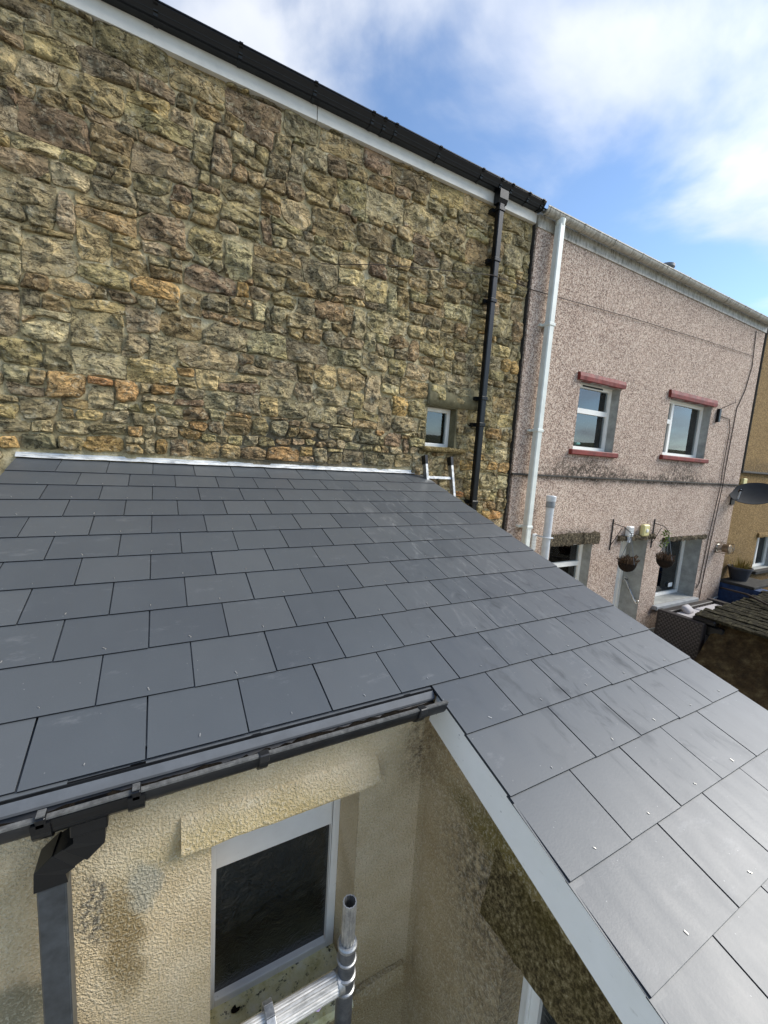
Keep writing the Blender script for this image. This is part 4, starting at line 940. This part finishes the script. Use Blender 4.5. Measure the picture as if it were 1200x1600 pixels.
for row in range(1, 19):
    ul = -5.8 if row <= 11 else 7.0; ur = 17.86
    js = [u for u in range(-12, 20) if (u - row) % 2 == 1 and u > ul + 1.2 and u < ur - 1.2]
    edges = [ul] + js + [ur]
    for i in range(len(edges) - 1):
        xa = edges[i] * U; xb = edges[i + 1] * U; w = xb - xa - 0.0048
        s = row * G + rs2.uniform(-0.0025, 0.0025); L = min(0.50, s + 0.045)
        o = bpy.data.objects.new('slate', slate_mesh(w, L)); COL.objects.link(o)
        wp_ = RP((xa + xb) / 2 + rs2.uniform(-0.0006, 0.0006), s, 0.0); put(o, EX, wp_)
        o.rotation_euler = (PIT - 0.0275 + rs2.uniform(-0.001, 0.001), rs2.uniform(-0.0012, 0.0012), rs2.uniform(-0.0012, 0.0012))
        if row > 1:
            r_ = bpy.data.objects.new('rivet', riv_me); COL.objects.link(r_); r_.parent = o; r_.location = (rs2.uniform(-0.006, 0.006), 0.030 + rs2.uniform(-0.004, 0.006), 0.0002); r_.rotation_euler = (0, 0, rs2.uniform(-0.35, 0.9)); sc = rs2.uniform(0.3, 0.65); r_.scale = (sc, sc, 1)
# under-course slates peeping out at the left eaves
m = MB()
for (xa, xb) in ((-0.86, -0.19), (-0.186, 1.045)):
    P = [RP(xa, 11 * G - 0.25, -0.022), RP(xb, 11 * G - 0.25, -0.022), RP(xb, 11 * G + (0.010 if xa < -0.5 else -0.05), -0.0065), RP(xa, 11 * G + (0.010 if xa < -0.5 else -0.05), -0.0065)]; Q = [p - Vector((0, 0, TH)) for p in P]
    m.poly(P); m.poly(Q)
    for i in range(4): m.quad(P[i], P[(i + 1) % 4], Q[(i + 1) % 4], Q[i])
m.build('eaves_course', 'slate', EX)
# flashing strip at the wall
m = MB(); fx0, fx1, sg = XL - 0.0, 17.05 * U, 120
prof = [(-0.012, 0.006), (-0.026, 0.010), (-0.030, 0.018), (-0.046, 0.020), (-0.052, 0.030), (-0.075, 0.034), (-0.082, 0.046), (-0.105, 0.075), (-0.105, 0.03), (-0.03, 0.0)]
def ffn(p):
    x, s, h = p; q = noise.noise(Vector((x * 7, s * 40, 0))) * 0.006 + noise.noise(Vector((x * 23, s * 60, 4))) * 0.003
    v = RP(x, s + q + 0.008 * noise.noise(Vector((x * 2.1, 0, 0))), h + abs(q) * 0.6); return tuple(v)
m.extrude(prof, fx0, fx1, ffn, sg); m.build('flashing', 'flashing', EX)
# eaves tray
m = MB(); m.extrude([(-2.50, -0.771), (-2.570, -0.785), (-2.580, -0.787), (-2.601, -0.811), (-2.602, -0.818), (-2.599, -0.818), (-2.597, -0.813), (-2.577, -0.791), (-2.50, -0.775)], XL - 0.02, 1.048, None, 2); m.build('eaves_tray', 'tray_grey', EX)
m = MB(); m.extrude([(-2.520, -0.80), (-2.548, -0.80), (-2.548, -0.92), (-2.520, -0.92)], XL, 1.06); m.build('fascia', 'black_worn', EX)
# near gutter
gy, gz, gr = -2.632, -0.786, 0.053
m = MB(); m.extrude(half_gutter(gr, gy, gz, 0.004, 0.004), XL - 0.05, 1.046, None, 4); gt = m.build('gutter', 'black_worn', EX, smooth='auto')
m = MB(); m.extrude([(gy - gr - 0.009, gz + 0.004), (gy - gr - 0.009, gz + 0.010), (gy - gr + 0.006, gz + 0.010), (gy - gr + 0.006, gz + 0.004)], XL - 0.05, 1.045, None, 4); m.build('gutter_lip', 'lip', gt)
m = MB(); nn = 90; b0 = 0
for i in range(nn + 1):
    x = XL - 0.04 + (1.09 - XL) * i / nn
    for j in range(7):
        u = j / 6 * 2 - 1; dp0 = -0.034 + 0.012 * noise.noise(Vector((x * 9, u * 2, 0))) + 0.01 * noise.noise(Vector((x * 30, u * 5, 2))) + (0.006 if x > 0.45 else 0) ; m.v.append((min(x, 1.04), gy + u * gr * 0.62, gz - 0.012 + dp0))
for i in range(nn):
    for j in range(6): a = i * 7 + j; m.f.append((a, a + 1, a + 8, a + 7))
o = m.build('gutter_debris', 'gutter_dirt', gt, smooth=True, fix=False); o['kind'] = 'stuff'
for bx in (-0.60, 0.325, 0.925):
    m = MB(); m.extrude([(y, z) for y, z in half_gutter(gr + 0.006, gy, gz - 0.001, 0.006, 0.004)], bx - 0.014, bx + 0.014)
    m.box(bx - 0.016, bx + 0.016, gy - gr - 0.016, gy - gr + 0.012, gz - 0.012, gz + 0.014, 0.003); m.build('bracket', 'black_worn', gt)
ux0, ux1 = -0.225, -0.02                         # running outlet (union) of the gutter
m = MB(); m.extrude([(y, z) for y, z in half_gutter(gr + 0.007, gy, gz - 0.001, 0.009, 0.005)], ux0, ux1); m.build('gutter_union', 'black_plastic', gt)
for bx in (ux0 + 0.0, ux1):
    m = MB(); m.extrude([(y, z) for y, z in half_gutter(gr + 0.013, gy, gz - 0.002, 0.013, 0.005)], bx - 0.02, bx + 0.02); m.box(bx - 0.011, bx + 0.011, gy - gr - 0.018, gy - gr + 0.014, gz - 0.01, gz + 0.017, 0.003); m.build('union_clip', 'black_plastic', gt)
    m = MB(); m.box(bx - 0.009, bx + 0.009, gy - gr - 0.012, gy - gr + 0.013, gz + 0.017, gz + 0.020); m.build('clip_tab', 'lip', gt)
# near downpipe: square outlet, offset bends, pipe
def sqtube(m, pts, w, d):
    pts = [Vector(p) for p in pts]; b0 = len(m.v); rtv = Vector((1, 0, 0)); fv = Vector((0, 1, 0))
    for i, p in enumerate(pts):
        dd = (pts[min(i + 1, len(pts) - 1)] - pts[max(i - 1, 0)]).normalized(); r_ = (fv.cross(dd)).normalized(); f_ = dd.cross(r_).normalized()
        for a, b in ((-1, -1), (1, -1), (1, 1), (-1, 1)): m.v.append(tuple(p + r_ * a * w / 2 + f_ * b * d / 2))
    for i in range(len(pts) - 1):
        for j in range(4): a = b0 + i * 4 + j; b = b0 + i * 4 + (j + 1) % 4; m.f.append((a, b, b + 4, a + 4))
    m.f.append((b0 + 3, b0 + 2, b0 + 1, b0)); e = b0 + (len(pts) - 1) * 4; m.f.append((e, e + 1, e + 2, e + 3))
ox, oy = -0.130, -2.632; pxx, pyy = -0.222, -2.606
m = MB(); m.box(ox - 0.042, ox + 0.042, oy - 0.042, oy + 0.042, -0.875, -0.83, 0.003)
sqtube(m, [(ox, oy, -0.86), (ox, oy, -0.905), (ox - 0.03, oy + 0.008, -0.935)], 0.074, 0.074); sqtube(m, [(ox - 0.024, oy + 0.006, -0.927), (pxx + 0.026, pyy - 0.005, -0.962)], 0.068, 0.068)
sqtube(m, [(pxx + 0.034, pyy - 0.006, -0.955), (pxx, pyy, -0.985), (pxx, pyy, -1.03)], 0.074, 0.074); bd = m.build('downpipe_bend', 'black_plastic', EX, bevel=0.003)
m = MB(); m.box(pxx - 0.0325, pxx + 0.0325, pyy - 0.0325, pyy + 0.0325, GZ + 0.05, -1.005, 0.004); m.build('downpipe', 'grey_pipe', EX)
# walls
YW, XS = -2.53, 1.10
NW = (0.19, 0.757, -2.02, -1.163)
wall_holes(XL + 0.06, XS + 0.2, GZ, -0.80, YW, YW + 0.25, [NW]).build('front_wall', 'cream', EX, fix=False)
def sidewall(x, y_start, y_end, hole, name):
    ys = sorted({y_start, y_end, *([hole[0], hole[1]] if hole else [])}, reverse=True); m = MB(); nseg = 8
    for a, b in zip(ys[:-1], ys[1:]):
        ta = a * math.tan(PIT) - 0.05; tb = b * math.tan(PIT) - 0.05
        if hole and hole[1] - 1e-6 <= (a + b) / 2 <= hole[0]:
            m.quad((x, a, GZ), (x, b, GZ), (x, b, hole[2]), (x, a, hole[2])); m.quad((x, a, hole[3]), (x, b, hole[3]), (x, b, tb), (x, a, ta))
        else: m.quad((x, a, GZ), (x, b, GZ), (x, b, tb), (x, a, ta))
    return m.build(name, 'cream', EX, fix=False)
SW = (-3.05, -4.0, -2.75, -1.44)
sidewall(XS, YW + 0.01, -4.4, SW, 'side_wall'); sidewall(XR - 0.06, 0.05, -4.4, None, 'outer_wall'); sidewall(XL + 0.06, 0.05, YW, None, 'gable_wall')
m = MB(); m.box(XS, XR - 0.06, -4.42, -4.4, GZ, -1.38); m.build('end_wall', 'cream', EX)
# near window: lintel, frame, obscured pane, sill
m = MB(); lx0, lx1 = 0.0955, 0.848
prof = [(YW, -1.045), (YW - 0.010, -1.055), (YW - 0.034, -1.158), (YW - 0.032, -1.166), (YW, -1.163)]
m.extrude(prof, lx0, lx1, lambda p: (p[0] + (0.02 * (-1.2 - p[2]) / 0.12 if p[0] > 0.8 else 0), p[1] + 0.003 * noise.noise(Vector((p[0] * 20, p[2] * 20, 0))), p[2] + 0.004 * noise.noise(Vector((p[0] * 9, 5, p[2] * 9)))), 30); m.build('lintel', 'cream', EX)
yr = -2.352
m = MB(); x0, x1, z0, z1 = NW; z1f = -1.27
frame(m, x0 - 0.005, x1, z0 - 0.14, z1f, yr, yr + 0.07, 0.04); m.box(x0 + 0.035, x1 - 0.04, yr + 0.002, yr + 0.068, z1f - 0.225, z1f - 0.10); nw = m.build('near_window', 'upvc', EX, bevel=0.004)
m = MB(); m.box(x0 + 0.03, x1 - 0.03, yr + 0.028, yr + 0.034, z0 - 0.11, z1f - 0.21); m.build('pane', 'obscure', nw)
m = MB(); m.box(x0 + 0.1, x1 - 0.06, yr + 0.01, yr + 0.06, z1f - 0.10, z1f - 0.04); m.build('trickle_vent', 'black_plastic', nw)
m = MB(); m.box(x0 - 0.03, x0, YW + 0.004, yr + 0.08, z0 - 0.2, -1.16); m.box(x1, x1 + 0.03, YW + 0.004, yr + 0.08, z0 - 0.2, -1.16); m.box(x0 - 0.03, x1 + 0.03, YW + 0.004, yr + 0.08, -1.163, -1.14); m.build('reveal', 'cream', nw)
m = MB(); rough_box(m, x0 - 0.02, x1 + 0.0, YW - 0.055, yr + 0.02, -2.20, -2.155, 40, 0.004); m.build('sill', 'lichen', nw)
# dead leaves on the sill
for i, (lx, ly) in enumerate(((0.44, -2.47), (0.60, -2.50), (0.30, -2.40), (0.25, -2.49))):
    m = MB(); rr = random.Random(i); c = Vector((lx, ly, -2.148)); pts = []
    for j in range(9): a = j / 9 * 6.283; q = 0.018 * rr.uniform(0.45, 1.2); pts.append(c + Vector((q * math.cos(a), q * math.sin(a) * 0.8, rr.uniform(0, 0.006))))
    m.v = [tuple(c + Vector((0, 0, 0.004)))] + [tuple(p) for p in pts]; m.f = [(0, 1 + j, 1 + (j + 1) % 9) for j in range(9)]
    o = m.build('dead_leaf', 'gutter_dirt', None, fix=False); o['category'] = 'leaf'; o['group'] = 'dead leaves on the near window sill'
    o['label'] = ('curled dark dead leaf in the middle of the lichen covered sill', 'dark dead leaf on the lichen covered sill nearest the scaffold upright', 'dark dead leaf on the sill tucked up against the window frame', 'dark dead leaf on the left end of the lichen covered sill')[i]
# ledge along the wall foot
m = MB(); rough_box(m, 0.20, 1.03, YW - 0.028, YW + 0.02, -2.27, -2.19, 40, 0.006); m.build('wall_ledge', 'cream', EX)
# bargeboard along the projecting verge
def slopebox(m, x0, x1, s0, s1, h0, h1):
    P = [RP(x, s, h) for h in (h0, h1) for x, s in ((x0, s0), (x1, s0), (x1, s1), (x0, s1))]; n = len(m.v); m.v += [tuple(p) for p in P]; m.f += [tuple(n + i for i in f) for f in ((0, 3, 2, 1), (4, 5, 6, 7), (0, 1, 5, 4), (1, 2, 6, 5), (2, 3, 7, 6), (3, 0, 4, 7))]
m = MB(); slopebox(m, 1.064, 1.086, 11 * G + 0.03, 18.3 * G, -0.175, -0.014); m.build('bargeboard', 'barge', EX, bevel=0.002)
m = MB(); slopebox(m, 1.054, 1.10, 11 * G + 0.03, 18.3 * G, -0.0135, -0.0085); m.build('verge_strip', 'slate_deck', EX)
m = MB(); slopebox(m, 1.046, 1.10, 14.55 * G - 0.36, 18.0 * G, -0.0078, -0.0062); m.build('verge_undercloak', 'slate', EX)
m = MB(); slopebox(m, XR - 0.05, XR - 0.025, -0.0, 18.3 * G, -0.175, -0.014); m.build('bargeboard', 'barge', EX)
# side lintel, window in the side wall
m = MB()
def sfn(p):
    q = Vector((p[0] * 16, p[1] * 16, p[2] * 16)); return (-p[1] + 0.0 + 0.006 * noise.noise(q * 2.2), p[0] + (0.012 * noise.noise(q + Vector((4, 0, 0)))), p[2] + 0.006 * noise.noise(q * 2 + Vector((0, 6, 0))))
m.extrude([(-XS - 0.002, -1.20), (-XS + 0.008, -1.29), (-XS + 0.036, -1.42), (-XS + 0.040, -1.455), (-XS - 0.0, -1.455)], -2.955, -4.2, sfn, 70); m.build('side_lintel', 'mossy', EX, smooth=False)
m = MB(); ya, yb, za, zb = SW; xw = XS + 0.115
m.box(xw, xw + 0.06, ya - 0.075, ya, za, zb); m.box(xw, xw + 0.06, yb, yb + 0.075, za, zb); m.box(xw, xw + 0.06, yb + 0.075, ya - 0.075, zb - 0.07, zb); m.box(xw, xw + 0.06, yb + 0.075, ya - 0.075, za, za + 0.07)
m.box(xw - 0.012, xw, ya - 0.045, ya - 0.03, za, zb); sw = m.build('side_window', 'upvc', EX, bevel=0.004)
m = MB(); m.box(xw + 0.028, xw + 0.034, yb + 0.06, ya - 0.06, za + 0.05, zb - 0.05); m.build('pane', 'obscure', sw)
m = MB(); m.box(XS + 0.003, xw + 0.07, ya, ya + 0.03, za, zb + 0.03); m.box(XS + 0.003, xw + 0.07, yb - 0.03, yb, za, zb + 0.03); m.box(XS + 0.003, xw + 0.07, yb, ya, zb, zb + 0.03); m.box(XS + 0.003, xw + 0.07, yb, ya, za - 0.03, za); m.build('reveal', 'cream', sw)

# ------------------------------------------------------------------ scaffold tower in the near yard
t = thing('scaffold_tower', 'aluminium scaffold tower upright with ribbed rail in front of near window', 'scaffold', (0.51, -2.97, GZ))
vx, vy = 0.512, -2.972
m = MB(); m.tube([(vx, vy, GZ), (vx, vy, -1.235)], 0.0254, 24); up = m.build('upright', 'alu_dark', t, smooth='auto')
pr = []
m = MB(); nfl = 48
def flute(rz):                                     # thin-walled fluted spigot, open at the top
    out = []
    return out
b0 = 0
for (r_, z_) in ((0.0195, -1.25), (0.0195, -1.098), (0.0195, -1.096), (0.0165, -1.096), (0.0165, -1.22)):
    for j in range(nfl):
        a = 2 * math.pi * j / nfl; q = r_ + (0.0008 if j % 4 < 2 else -0.0006) * (1 if r_ > 0.018 else 0.6); m.v.append((vx + q * math.cos(a), vy + q * math.sin(a), z_))
for i in range(4):
    for j in range(nfl): a = i * nfl + j; b = i * nfl + (j + 1) % nfl; m.f.append((a, b, b + nfl, a + nfl))
m.build('spigot', 'alu', up)
for z_, r_, hh_ in ((-1.238, 0.029, 0.008), (-1.285, 0.029, 0.004), (-1.338, 0.030, 0.006), (-1.385, 0.0295, 0.006)):
    m = MB(); m.lathe([(0.0255, -hh_), (r_, -hh_ * 0.5), (r_, hh_ * 0.5), (0.0255, hh_), (0.0198, hh_ + 0.001)], (vx, vy, z_), 24); m.build('weld_ring', 'alu', up, smooth='auto')
m = MB(); b0 = 0; nr = 60; hz = -1.358
for (xq) in (vx - 0.012, vx - 0.035, -1.3):
    for j in range(nr):
        a = 2 * math.pi * j / nr; q = 0.0265 + (0.0009 if j % 3 else -0.0009); m.v.append((xq, vy + q * math.cos(a), hz + q * math.sin(a)))
for i in range(2):
    for j in range(nr): a = i * nr + j; b = i * nr + (j + 1) % nr; m.f.append((a, b, b + nr, a + nr))
rl = m.build('ribbed_rail', 'alu_white', t)
m = MB(); m.tube([(vx - 0.012, vy, hz), (vx - 0.03, vy, hz)], 0.030, 24); m.build('weld_ring', 'alu', rl, smooth='auto')
# hook claws of the platform over the rail
for hx, up_ in ((0.29, 1), (0.375, 0)):
    m = MB()
    if up_: path = [(hx, vy + 0.036, hz - 0.02), (hx, vy + 0.036, hz + 0.024), (hx, vy + 0.016, hz + 0.036), (hx, vy - 0.012, hz + 0.036), (hx, vy - 0.034, hz + 0.022), (hx, vy - 0.045, hz - 0.03), (hx, vy - 0.05, hz - 0.12)]
    else: path = [(hx, vy - 0.034, hz - 0.022), (hx, vy - 0.045, hz - 0.05), (hx, vy - 0.05, hz - 0.12)]
    for a, b in zip(path[:-1], path[1:]): m.bar(a, b, 0.006, 0.024, (1, 0, 0))
    m.build('hook', 'alu', t, bevel=0.001)
m = MB(); m.box(0.24, 0.44, vy - 0.075, vy - 0.035, hz - 0.19, hz - 0.115, 0.004); m.build('platform_edge', 'alu', t)
m = MB(); m.bar((0.425, vy - 0.006, hz - 0.048), (0.45, vy - 0.006, hz - 0.018), 0.002, 0.012, (0, 0, 1)); m.build('tag', 'lilac_tag', t)
